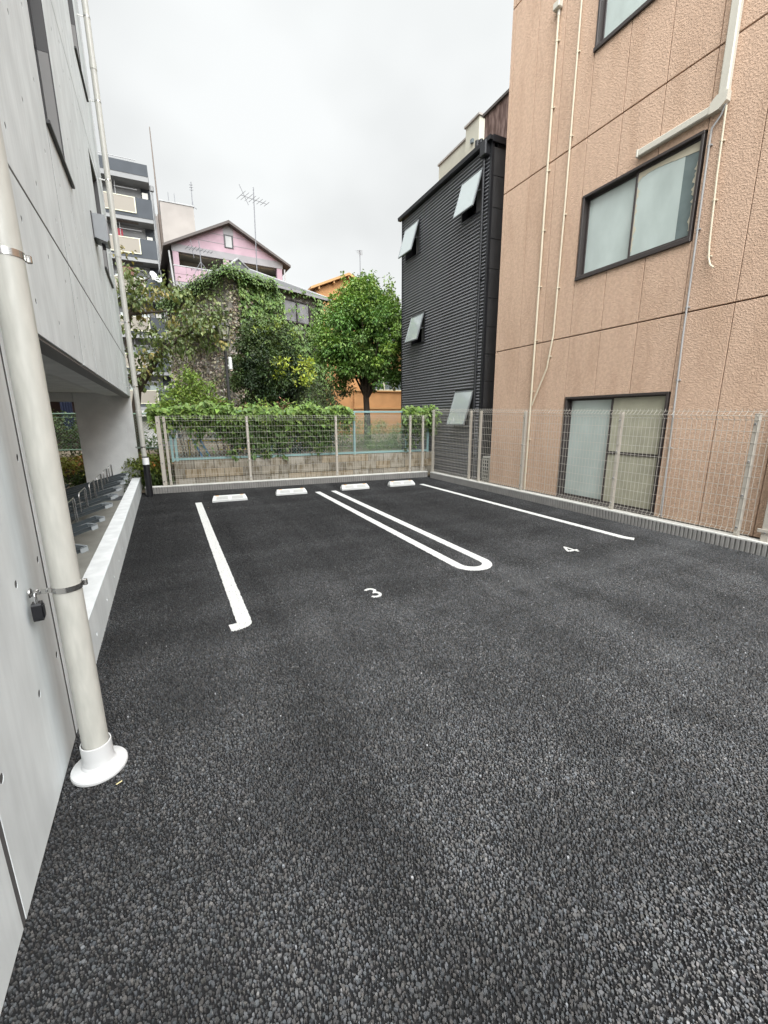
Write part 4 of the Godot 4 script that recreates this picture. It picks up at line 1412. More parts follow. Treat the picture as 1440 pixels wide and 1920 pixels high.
func build_fences() -> void:
	# right fence
	var t := thing("mesh_fence", "bronze welded-mesh fence on the right kerb before the tan building", "fence")
	var top := func(z: float) -> float: return 1.51 + (z + 2.4) * (0.11 / -5.1)
	for z in [-9.0, -7.5, -7.16, -5.895, -4.02, -2.43, -0.55, 1.3]:
		fence_post(t, Vector3(5.675, 0, z), top.call(z))
	fence_post(t, Vector3(5.675, 0, -2.16), 1.5, 0.0, 0.075)
	var runs := [[-8.98, -7.33], [-7.32, -5.3], [-5.295, -3.3], [-3.295, -2.3], [-2.1, -0.1], [-0.095, 1.9]]
	for r in runs:
		stuff(part(t, "wire_mesh", mesh_panel(Vector3(5.645, 0, r[0]), Vector3(5.645, 0, r[1]), top.call(r[0]) + 0.03, top.call(r[1]) + 0.03, Vector3.LEFT), M.fence_wire))
	var fl := MB.new()
	fl.box(Vector3(5.63, 0.27, -2.13), Vector3(0.012, 0.04, 0.2), 0.003)
	part(t, "flat_bar", fl, M.fence_bronze)
	# back fence
	var B := func(x: float, o: float) -> Vector3: return Vector3(x, 0, back_z(x) - o)
	t = thing("mesh_fence", "bronze welded-mesh fence along the back kerb before the block wall", "fence")
	var ang := -atan(0.0694)
	for x in [-0.28, 1.30, 3.255, 5.15, 5.50]:
		fence_post(t, B.call(x, 0.07), 1.525, PI * 0.5 + ang)
	fence_post(t, B.call(-0.39, 0.07), 1.53, PI * 0.5 + ang, 0.075)
	for r in [[-0.37, -0.30], [-0.28, 1.70], [1.705, 3.70], [3.705, 5.13], [5.15, 5.6]]:
		var n := 0.055 if r[1] - r[0] > 0.2 else 0.035
		stuff(part(t, "wire_mesh", mesh_panel(B.call(r[0], 0.04), B.call(r[1], 0.04), 1.545, 1.545, Vector3(0, 0, 1), n, 0.0017), M.fence_wire))
	# block wall of the park
	t = thing("block_wall", "stained concrete block wall at the back under the teal fence", "wall")
	var W0: Vector3 = B.call(-0.2, 0.40)
	var W1: Vector3 = B.call(6.05, 0.40)
	var d := (W1 - W0).normalized()
	var nrm := d.cross(Vector3.UP) * -1.0
	if nrm.z < 0:
		nrm = -nrm
	var bs := Basis(d, Vector3.UP, nrm)
	var core := MB.new()
	core.box((W0 + W1) * 0.5 + Vector3(0, 0.27, 0) - nrm * 0.075, Vector3(W0.distance_to(W1) - 0.02, 0.66, 0.12), 0.0, bs)
	part(t, "mortar", core, M.block_joint)
	var courses := [[-0.05, 0.038], [0.046, 0.230], [0.239, 0.428], [0.437, 0.605]]
	var length := W0.distance_to(W1)
	for ci in courses.size():
		var c: Array = courses[ci]
		var s := -0.2 if ci % 2 == 0 else -0.4
		while s < length - 0.01:
			var a := maxf(s, 0.0)
			var e := minf(s + 0.391, length)
			if e - a > 0.03:
				var b := MB.new()
				b.box(W0 + d * ((a + e) * 0.5) + Vector3(0, (c[0] + c[1]) * 0.5, 0) - nrm * (0.06 + rng.randf() * 0.003), Vector3(e - a, c[1] - c[0], 0.12), 0.006, bs)
				part(t, "block", b, M[["block", "block_warm", "block_dark", "block_pale"][rng.randi_range(0, 3)]])
			s += 0.40
	# teal chain-link fence on it
	t = thing("chain_link_fence", "teal chain-link fence on the block wall, half hidden by vines", "fence")
	var T := func(x: float) -> Vector3: return Vector3(x, 0, back_z(x) - 0.47)
	for x in [-0.2, -0.12, 1.86, 3.85, 5.25, 5.87]:
		var b := MB.new()
		b.box(T.call(x) + Vector3(0, 1.12, 0), Vector3(0.05, 1.06, 0.05), 0.004)
		part(t, "post", b, M.fence_teal)
	for e in [[1.635, 0.045, "top_rail"], [0.645, 0.045, "bottom_rail"]]:
		var b := MB.new()
		b.box((T.call(-0.2) + T.call(5.87)) * 0.5 + Vector3(0, e[0], 0) - nrm * -0.002, Vector3(6.09, e[1], 0.035), 0.003, bs)
		part(t, e[2], b, M.fence_teal)
	stuff(part(t, "chain_link", chain_link(T.call(-0.17), T.call(5.87), 0.66, 1.62), M.fence_teal))

func chain_link(a: Vector3, b: Vector3, y0: float, y1: float) -> MB:
	var m := MB.new()
	var length := a.distance_to(b)
	var d := (b - a).normalized()
	var h := y1 - y0
	var pitch := 0.072
	var s := -h
	while s < length:
		for k in 2:
			var p := Vector2(s, 0) if k == 0 else Vector2(s, h)
			var q := Vector2(s + h, h) if k == 0 else Vector2(s + h, 0)
			if p.x < 0:
				p = p.lerp(q, -p.x / (q.x - p.x))
			if q.x > length:
				q = p.lerp(q, (length - p.x) / (q.x - p.x))
			if q.x > p.x + 0.01:
				m.wire(a + d * p.x + Vector3(0, y0 + p.y, 0), a + d * q.x + Vector3(0, y0 + q.y, 0), 0.0021)
		s += pitch
	return m

# ---------------------------------------------------------------- things on the lot
func build_lot_objects() -> void:
	# near downpipe
	var P := Vector3(-0.466, 0, -1.935)
	var t := thing("downpipe", "beige downpipe close by on the left, standing in a white floor flange", "downpipe", P)
	var b := MB.new()
	b.lathe(Vector3.ZERO, [Vector2(0.0485, 0.09), Vector2(0.0485, 2.65)], 40)
	b.lathe(Vector3.ZERO, [Vector2(0.0555, 2.65), Vector2(0.0555, 2.78), Vector2(0.0485, 2.785), Vector2(0.0485, 9.0)], 40)
	b.lathe(Vector3.ZERO, [Vector2(0.0485, 2.645), Vector2(0.0555, 2.65)], 40)
	part(t, "pipe", b, M.pvc_beige)
	b = MB.new()
	b.lathe(Vector3.ZERO, [Vector2(0.103, 0.003), Vector2(0.106, 0.008), Vector2(0.106, 0.017), Vector2(0.103, 0.023), Vector2(0.085, 0.03), Vector2(0.066, 0.036), Vector2(0.0595, 0.048), Vector2(0.058, 0.07), Vector2(0.0575, 0.135), Vector2(0.0565, 0.138), Vector2(0.0525, 0.138), Vector2(0.0515, 0.12)], 48)
	part(t, "flange", b, M.pvc_white)
	for y in [0.855, 2.035]:
		b = MB.new()
		b.lathe(Vector3(0, y, 0), [Vector2(0.0488, -0.011), Vector2(0.0508, -0.011), Vector2(0.0508, 0.011), Vector2(0.0488, 0.011)], 40)
		b.box(Vector3(0.055, y, -0.025), Vector3(0.018, 0.026, 0.012), 0.003)
		var o := part(t, "clamp", b, M.stainless)
		b = MB.new()
		b.box(Vector3(-0.073, y, 0.018), Vector3(0.055, 0.022, 0.004), 0.001)
		part(o, "strap", b, M.stainless)
		b = MB.new()
		for k in 2:
			b.lathe(Vector3(0, 0, 0), [Vector2(0.0045, 0.0), Vector2(0.003, 0.003), Vector2(0.0, 0.0035)], 8)
		var bolt := b.mesh()
		for k in 2:
			var q := part(o, "bolt", bolt, M.chrome)
			q.transform = Transform3D(Basis(Vector3.RIGHT, PI * 0.5), Vector3(-0.06 - k * 0.022, y, 0.02))
		b = MB.new()
		b.lathe(Vector3(0, 0, 0), [Vector2(0.019, 0.0), Vector2(0.017, 0.004), Vector2(0.0, 0.005)], 16)
		var q2 := part(o, "wall_plate", b, M.stainless)
		q2.transform = Transform3D(Basis(Vector3.BACK, -PI * 0.5), Vector3(-0.112, y, 0.018))
	# key safe hanging from the strap
	t = thing("key_safe", "black key safe padlocked to the wall strap of the near downpipe", "key safe", P + Vector3(-0.093, 0.750, 0.036), 0.12)
	t.scale = Vector3.ONE * 0.86
	b = MB.new()
	b.prism(PackedVector2Array([Vector2(-0.027, 0.014), Vector2(-0.019, 0.0), Vector2(0.027, 0.0), Vector2(0.027, 0.078), Vector2(-0.02, 0.081), Vector2(-0.027, 0.074)]), Vector3(-0.018, 0, 0), Vector3(0, 0, -1), Vector3.UP, Vector3(0.036, 0, 0))
	part(t, "body", b, M.black_plastic)
	b = MB.new()
	b.box(Vector3(0.0205, 0.040, 0.0), Vector3(0.006, 0.058, 0.036), 0.002)
	part(t, "cover", b, M.black_plastic)
	b = MB.new()
	var arc := [Vector3(0, 0.075, -0.014), Vector3(0, 0.108, -0.014)]
	for k in 7:
		var a := PI * k / 6.0
		arc.append(Vector3(0, 0.112 + sin(a) * 0.014, -cos(a) * 0.014))
	arc.append(Vector3(0, 0.075, 0.014))
	b.tube(arc, 0.0042, 8)
	part(t, "shackle", b, M.chrome)
	b = MB.new()
	b.box(Vector3(0.0245, 0.06, -0.008), Vector3(0.003, 0.007, 0.006), 0.001)
	part(t, "latch", b, M.chrome)
	# far downpipe
	t = thing("downpipe", "tall beige downpipe at the far corner of the concrete building", "downpipe", Vector3(-0.70, 0, -9.62))
	b = MB.new()
	b.lathe(Vector3.ZERO, [Vector2(0.046, 0.05), Vector2(0.046, 10.8)], 20)
	for y in [1.6, 4.4, 7.2]:
		b.lathe(Vector3(0, y, 0), [Vector2(0.046, -0.06), Vector2(0.052, -0.055), Vector2(0.052, 0.055), Vector2(0.046, 0.06)], 20)
	part(t, "pipe", b, M.pvc_beige)
	for k in 8:
		b = MB.new()
		var y := 0.95 + k * 1.15
		b.lathe(Vector3(0, y, 0), [Vector2(0.047, -0.012), Vector2(0.05, -0.012), Vector2(0.05, 0.012), Vector2(0.047, 0.012)], 20)
		b.box(Vector3(-0.09, y, 0), Vector3(0.09, 0.02, 0.01))
		part(t, "clamp", b, M.stainless)
	# wall lamp
	t = thing("wall_light", "grey box wall light high on the concrete facade", "wall light", Vector3(-0.765, 3.72, -7.15), 0.032)
	b = MB.new()
	b.prism(PackedVector2Array([Vector2(0.0, 0.06), Vector2(0.13, 0.02), Vector2(0.15, 0.05), Vector2(0.15, 0.30), Vector2(0.13, 0.335), Vector2(0.0, 0.335)]), Vector3(0.02, 0, 0.14), Vector3.RIGHT, Vector3.UP, Vector3(0, 0, -0.28))
	part(t, "housing", b, M.lamp_grey)
	b = MB.new()
	b.slab(Vector3(0.0, 0.04, 0.155), Vector3(0.02, 0.35, -0.155))
	part(t, "back_plate", b, M.dark_frame)
	b = MB.new()
	b.tube([Vector3(0.09, 0.05, -0.02), Vector3(0.10, 0.0, -0.02), Vector3(0.10, -0.03, -0.03)], 0.02, 10)
	part(t, "sensor", b, M.black_plastic)
	# bollard
	t = thing("bollard", "black bollard with a white top band beside the low concrete wall", "bollard", Vector3(-0.665, 0, -9.31))
	b = MB.new()
	b.lathe(Vector3.ZERO, [Vector2(0.058, 0.0), Vector2(0.058, 0.63)], 24)
	part(t, "post", b, M.black_plastic)
	b = MB.new()
	b.lathe(Vector3.ZERO, [Vector2(0.0585, 0.63), Vector2(0.0585, 0.765)], 24)
	part(t, "band", b, M.white_panel)
	b = MB.new()
	b.lathe(Vector3.ZERO, [Vector2(0.059, 0.765), Vector2(0.055, 0.783), Vector2(0.0, 0.787)], 24)
	part(t, "cap", b, M.black_plastic)
	bicycle_rack()
	# wheel stops
	var proto := wheel_stop()
	var where := [[0.70, -8.035, "left wheel stop of bay 3, nearest the concrete building"], [1.885, -8.19, "right wheel stop of bay 3, just left of the hairpin line"], [3.245, -8.16, "left wheel stop of bay 4, just right of the hairpin line"], [4.36, -8.135, "right wheel stop of bay 4, nearest the corner of the lot"]]
	for i in 4:
		var o: Node3D = proto if i == 0 else proto.duplicate()
		if i > 0:
			o.name = named(self, "wheel_stop")
			add_child(o, true)
		o.position = Vector3(where[i][0], 0.004, where[i][1])
		o.rotation.y = -0.06
		tag(o, "white " + where[i][2], "wheel stop", "white wheel stops along the back of the bays")
	# litter
	for e in [[Vector3(-0.38, 0.008, -1.80), 0.5, 0.024, "pale straw stalk on the asphalt below the near downpipe flange"], [Vector3(0.30, 0.008, -7.6), 1.3, 0.02, "pale crumb of stalk on the asphalt before the left wheel stop"]]:
		b = MB.new()
		b.box(Vector3.ZERO, Vector3(e[2], 0.003, 0.005), 0.001)
		var o := part(self, "straw", b, M.straw)
		o.position = e[0]
		o.rotation.y = e[1]
		tag(o, e[3], "straw")

func wheel_stop() -> Node3D:
	var t := thing("wheel_stop", "", "wheel stop")
	var b := MB.new()
	# hipped wedge: base 0.61 x 0.16, top 0.58 x 0.07
	var y0 := 0.035
	var h := 0.10
	var base := [Vector3(-0.305, 0, 0), Vector3(0.305, 0, 0), Vector3(0.305, 0, -0.16), Vector3(-0.305, 0, -0.16)]
	var mid := [Vector3(-0.305, y0, 0), Vector3(0.305, y0, 0), Vector3(0.305, y0, -0.16), Vector3(-0.305, y0, -0.16)]
	var top := [Vector3(-0.275, h, -0.075), Vector3(0.275, h, -0.075), Vector3(0.275, h, -0.14), Vector3(-0.275, h, -0.14)]
	var outs := [Vector3(0, 0.4, 1), Vector3(1, 0.4, 0), Vector3(0, 0.4, -1), Vector3(-1, 0.4, 0)]
	for k in 4:
		var k2 := (k + 1) % 4
		b.quad(base[k], base[k2], mid[k2], mid[k], outs[k])
		b.quad(mid[k], mid[k2], top[k2], top[k], outs[k])
	b.quad(top[0], top[1], top[2], top[3], Vector3.UP)
	part(t, "body", b, M.stop_resin)
	# ribbed fields on the slope
	var slope := (Vector3(0, h, -0.075) - Vector3(0, y0, 0))
	var n := Vector3(0, 0.075, 0.065).normalized()
	var bs := Basis(Vector3.RIGHT, n, Vector3.RIGHT.cross(n))
	for s in [-1, 1]:
		for i in 6:
			var r := MB.new()
			var c := Vector3(s * 0.132, y0, 0) + slope * (0.17 + i * 0.125)
			r.box(c + n * 0.0015, Vector3(0.215 - i * 0.004, 0.005, 0.006), 0.0, bs)
			part(t, "rib", r, M.stop_ribs)
		var f := MB.new()
		f.box(Vector3(s * 0.215, h + 0.002, -0.085), Vector3(0.06, 0.006, 0.022), 0.001)
		part(t, "reflector", f, M.reflector)
		f = MB.new()
		f.box(Vector3(s * 0.285, 0.062, -0.085), Vector3(0.03, 0.012, 0.012), 0.001)
	return t

func bicycle_rack() -> void:
	var t := thing("bicycle_rack", "dark steel bicycle rack with slanted trays and chrome hoops in the bay", "bicycle rack", Vector3(-0.53, 0, 0), 0.032)
	# local x towards the lot, trays end 0.24 m behind the wall face, pointing inward and towards the camera
	var ss := [3.98, 4.50, 5.22, 5.80, 6.42, 6.72, 7.12, 7.50, 7.90, 8.28, 8.68, 9.05, 9.40, 9.72, 10.0]
	var dir := Vector3(-0.70, -0.12, 0.70).normalized()
	var side := dir.cross(Vector3.UP).normalized()
	var bs := Basis(dir, side.cross(dir).normalized(), side)
	for i in ss.size():
		var e := Vector3(-0.235, 0.40 if i % 2 == 0 else 0.36, -ss[i] * 0.98)
		var tray := MB.new()
		var l := 1.75
		tray.box(e + dir * l * 0.5, Vector3(l, 0.004, 0.11), 0.0, bs)
		for q in [-1, 1]:
			tray.box(e + dir * l * 0.5 + side * q * 0.057 + bs.y * 0.018, Vector3(l, 0.04, 0.004), 0.0, bs)
			tray.box(e + dir * l * 0.5 + side * q * 0.066 + bs.y * 0.036, Vector3(l, 0.004, 0.02), 0.0, bs)
		var o := part(t, "tray", tray, M.rack_steel)
		var cap := MB.new()
		cap.box(e + bs.y * 0.014 - dir * 0.006, Vector3(0.014, 0.055, 0.145), 0.004, bs)
		cap.box(e + bs.y * 0.014 + dir * 0.03 + side * 0.068, Vector3(0.06, 0.05, 0.008), 0.002, bs)
		cap.box(e + bs.y * 0.014 + dir * 0.03 - side * 0.068, Vector3(0.06, 0.05, 0.008), 0.002, bs)
		part(o, "end_cap", cap, M.rack_cap)
		var lg := MB.new()
		lg.tube([e + dir * 1.1 - Vector3(0, 0.01, 0), Vector3(e.x + dir.x * 1.1, -0.17, e.z + dir.z * 1.1)], 0.018, 8)
		part(o, "foot", lg, M.rack_steel)
	# chrome hoops along the row, each with three legs
	for i in 7:
		var z0 := -4.45 - i * 0.80
		var hp := MB.new()
		var x0 := -0.455
		var yb := 0.36
		var yt := 0.63
		var pts := [Vector3(x0, yb, z0)]
		for k in 5:
			var a := PI * 0.5 * k / 4.0
			pts.append(Vector3(x0, yt - 0.05 + 0.05 * sin(a), z0 - 0.05 + 0.05 * cos(a)))
		for k in 5:
			var a := PI * 0.5 * k / 4.0
			pts.append(Vector3(x0, yt - 0.05 + 0.05 * cos(a), z0 - 0.45 - 0.05 * sin(a)))
		pts.append(Vector3(x0, yb, z0 - 0.5))
		hp.tube(pts, 0.0075, 8)
		hp.tube([Vector3(x0, yb, z0 - 0.4), Vector3(x0, yt, z0 - 0.4)], 0.006, 6)
		part(t, "hoop", hp, M.chrome)
	for x in [-0.62, -1.35]:
		var r := MB.new()
		r.box(Vector3(x, 0.27 + (x + 0.62) * 0.15, -6.6), Vector3(0.05, 0.05, 8.0), 0.004)
		part(t, "rail", r, M.rack_steel)

# ---------------------------------------------------------------- the park
func build_park() -> void:
	var b := MB.new()
	b.slab(Vector3(-0.25, -0.2, -10.18), Vector3(40, 0.5, -24.5))
	b.slab(Vector3(-30, -0.2, -12.6), Vector3(-0.25, 0.45, -24.5))
	struct("park_ground", b, M.soil, "raised earth of the park behind the block wall")
	b = MB.new()
	b.slab(Vector3(-30, -0.3, -10.4), Vector3(-0.2, -0.02, -12.6))
	struct("planting_bed", b, M.soil, "low planting bed behind the concrete building")
	# park lamp
	var t := thing("park_lamp", "dark green lamp post with a tapered lantern in front of the ivy house", "street lamp", Vector3(1.275, 0.37, -12.32))
	b = MB.new()
	b.tube([Vector3(0, 0, 0), Vector3(0, 1.0, 0), Vector3(0, 3.1, 0)], [0.06, 0.045, 0.035], 10)
	b.lathe(Vector3.ZERO, [Vector2(0.09, 0.0), Vector2(0.085, 0.35), Vector2(0.06, 0.42)], 12)
	part(t, "pole", b, M.fence_post_dark if M.has("fence_post_dark") else M.charcoal_panel)
	b = MB.new()
	b.lathe(Vector3(0, 3.1, 0), [Vector2(0.085, 0.04), Vector2(0.15, 0.36)], 6)
	part(t, "lantern", b, M.lamp_glass)
	b = MB.new()
	b.lathe(Vector3(0, 3.1, 0), [Vector2(0.035, -0.06), Vector2(0.09, 0.0), Vector2(0.09, 0.04)], 6)
	b.lathe(Vector3(0, 3.1, 0), [Vector2(0.155, 0.35), Vector2(0.175, 0.37), Vector2(0.06, 0.44), Vector2(0.0, 0.46)], 6)
	for k in 6:
		var a := TAU * k / 6.0
		b.wire(Vector3(cos(a) * 0.087, 3.13, sin(a) * 0.087), Vector3(cos(a) * 0.153, 3.46, sin(a) * 0.153), 0.009, 4)
	part(t, "lantern_frame", b, M.charcoal_panel)
	b = MB.new()
	b.box(Vector3(0.10, 2.55, 0.0), Vector3(0.09, 0.32, 0.1), 0.02)
	b.box(Vector3(0.05, 2.5, 0.0), Vector3(0.1, 0.03, 0.03))
	part(t, "sensor_box", b, M.white_panel)
	# black post by the orange house
	b = MB.new()
	b.tube([Vector3(7.35, 0.5, -13.6), Vector3(7.35, 3.6, -13.6)], 0.045, 8)
	tag(part(self, "pole", b, M.black_trim), "thin black pole in front of the orange house windows", "pole")
	# yellow railing and blue bars
	t = thing("yellow_railing", "low yellow tubular railing in the park behind the vines", "railing", Vector3(0, 0.45, -12.5))
	b = MB.new()
	b.tube([Vector3(0.15, 0.47, 0), Vector3(1.4, 0.44, 0), Vector3(3.2, 0.40, 0)], 0.02, 8)
	part(t, "rail", b, M.play_yellow)
	b = MB.new()
	b.tube([Vector3(0.9, 0.20, 0.05), Vector3(2.6, 0.20, 0.05)], 0.022, 8)
	part(t, "rail", b, M.play_yellow)
	for x in [0.16, 1.15, 2.2, 3.1]:
		b = MB.new()
		b.tube([Vector3(x, 0, 0), Vector3(x, 0.46, 0)], 0.02, 8)
		part(t, "post", b, M.play_yellow)
	t = thing("play_frame", "pair of slanted blue bars of a play frame behind the chain-link fence", "play equipment", Vector3(0, 0.45, -12.2))
	for e in [[0.38, 0.66, 0.60, 0.14], [0.26, 0.53, 0.42, 0.14]]:
		b = MB.new()
		b.tube([Vector3(e[0], e[1], 0), Vector3(e[2], e[3], 0.0), Vector3(e[2] + 0.06, 0.0, 0)], 0.026, 8)
		part(t, "bar", b, M.play_blue)
	# left: green fence, brick edging, shed
	t = thing("chain_link_fence", "green chain-link fence behind the bicycle bay opening", "fence", Vector3(0, 0, -12.55))
	for x in [-7.0, -5.0, -3.4, -1.6, -0.5]:
		b = MB.new()
		b.tube([Vector3(x, 0.4, 0), Vector3(x, 1.64, 0)], 0.025, 8)
		part(t, "post", b, M.fence_green)
	b = MB.new()
	b.tube([Vector3(-7, 1.62, 0), Vector3(-0.45, 1.62, 0)], 0.02, 8)
	b.tube([Vector3(-7, 1.53, 0), Vector3(-2.2, 1.53, 0)], 0.01, 6)
	part(t, "top_rail", b, M.fence_green)
	b = MB.new()
	b.tube([Vector3(-7, 0.76, 0), Vector3(-0.45, 0.76, 0)], 0.018, 8)
	part(t, "bottom_rail", b, M.fence_green)
	stuff(part(t, "chain_link", chain_link(Vector3(-7, 0, 0), Vector3(-0.45, 0, 0), 0.78, 1.6), M.fence_green))
	t = thing("brick_edging", "low dark red brick edging below the green fence", "wall", Vector3(0, 0, -12.42))
	b = MB.new()
	b.slab(Vector3(-7, 0.0, -0.02), Vector3(-0.4, 0.6, -0.18))
	part(t, "mortar", b, M.brick_dark)
	b = MB.new()
	for i in 78:
		b.box(Vector3(-6.9 + i * 0.083, 0.50, -0.01), Vector3(0.068, 0.2, 0.05), 0.004)
	stuff(part(t, "soldier_course", b, M.brick_brown))
	t = thing("dark_shed", "dark open-fronted shed seen through the bicycle bay opening", "shed", Vector3(-4.2, 0.45, -17.5))
	b = MB.new()
	b.slab(Vector3(-3.5, 2.3, 0.4), Vector3(1.35, 2.45, -3))
	part(t, "roof", b, M.roof_brown)
	b = MB.new()
	b.slab(Vector3(-3.5, 0, -1.6), Vector3(1.0, 2.3, -1.7))
	b.slab(Vector3(-3.5, 0, 0), Vector3(-3.4, 2.3, -1.6))
	part(t, "wall", b, M.brick_dark)
	b = MB.new()
	for i in 9:
		b.box(Vector3(0.72 + i * 0.035, 1.45, 0.05 + 0.03 * (i % 2)), Vector3(0.04, 1.6, 0.03), 0.01)
	part(t, "blue_sheet", b, M.tarp_blue, "blue plastic sheet hung at its side")
	t = thing("white_shed", "white flat-roofed shed beyond the far downpipe", "shed", Vector3(-0.9, 0.45, -16.5))
	b = MB.new()
	b.slab(Vector3(-1.3, 1.12, 0.3), Vector3(0.75, 1.32, -2))
	part(t, "roof", b, M.white_panel)
	b = MB.new()
	b.slab(Vector3(-1.2, 0, 0), Vector3(0.65, 1.12, -1.9))
	part(t, "wall", b, M.apt_side)
	b = MB.new()
	b.slab(Vector3(-0.3, 0.1, 0.03), Vector3(0.3, 0.95, 0.0))
	part(t, "door", b, M.white_panel)

# ---------------------------------------------------------------- plants
func tint(c: Color, spread := 0.25) -> Color:
	var k := pow(2.0, rng.randfn(0.0, spread * 0.75))
	return Color(c.r * k * (1.0 + rng.randf_range(-0.12, 0.12)), c.g * k, c.b * k * (1.0 + rng.randf_range(-0.2, 0.2)))

func rdir() -> Vector3:
	var z := rng.randf_range(-1, 1)
	var a := rng.randf() * TAU
	var r := sqrt(1.0 - z * z)
	return Vector3(r * cos(a), z, r * sin(a))

# a clump of leaves round c; they point outward and droop a little
func clump(b: MB, c: Vector3, rad: Vector3, count: int, size: float, color: Color, droop := 0.3, spread := 0.25) -> void:
	for i in count:
		var d := rdir()
		var p := c + d * rad * pow(rng.randf(), 0.45)
		var out := (d + rdir() * 0.7 + Vector3(0, -droop, 0)).normalized()
		var nrm := (Vector3.UP * 0.9 + d * 0.7 + rdir() * 0.55).normalized()
		nrm = (nrm - out * nrm.dot(out)).normalized()
		b.col = tint(color, spread)
		var s := size * rng.randf_range(0.6, 1.25)
		b.leaf(p, out, nrm, s, s * 0.62)

func crown_of(c: Vector3, rad: Vector3, clumps: int, per: int, size: float, color: Color, light: Color, light_share: float, clump_r := 0.34, low_cut := -0.75) -> MB:
	var b := MB.new()
	var f := FastNoiseLite.new()
	f.seed = rng.randi()
	f.frequency = 0.9
	for i in clumps:
		var d := rdir()
		if d.y < low_cut:
			d.y = -d.y
		var k := pow(rng.randf(), 0.30) * (0.9 + 0.28 * f.get_noise_3dv(d * 1.6))
		var p := c + d * rad * k
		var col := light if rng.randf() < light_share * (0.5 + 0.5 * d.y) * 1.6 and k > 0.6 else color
		var r := clump_r * rng.randf_range(0.6, 1.2)
		clump(b, p, Vector3(r, r * 0.75, r), per, size, tint(col, 0.18))
	return b

func limbs(b: MB, base: Vector3, tips: Array, r0: float) -> void:
	for tip in tips:
		var m: Vector3 = base.lerp(tip, 0.5) + rdir() * base.distance_to(tip) * 0.08
		b.tube([base, m, tip], [r0, r0 * 0.6, r0 * 0.2], 6, false)

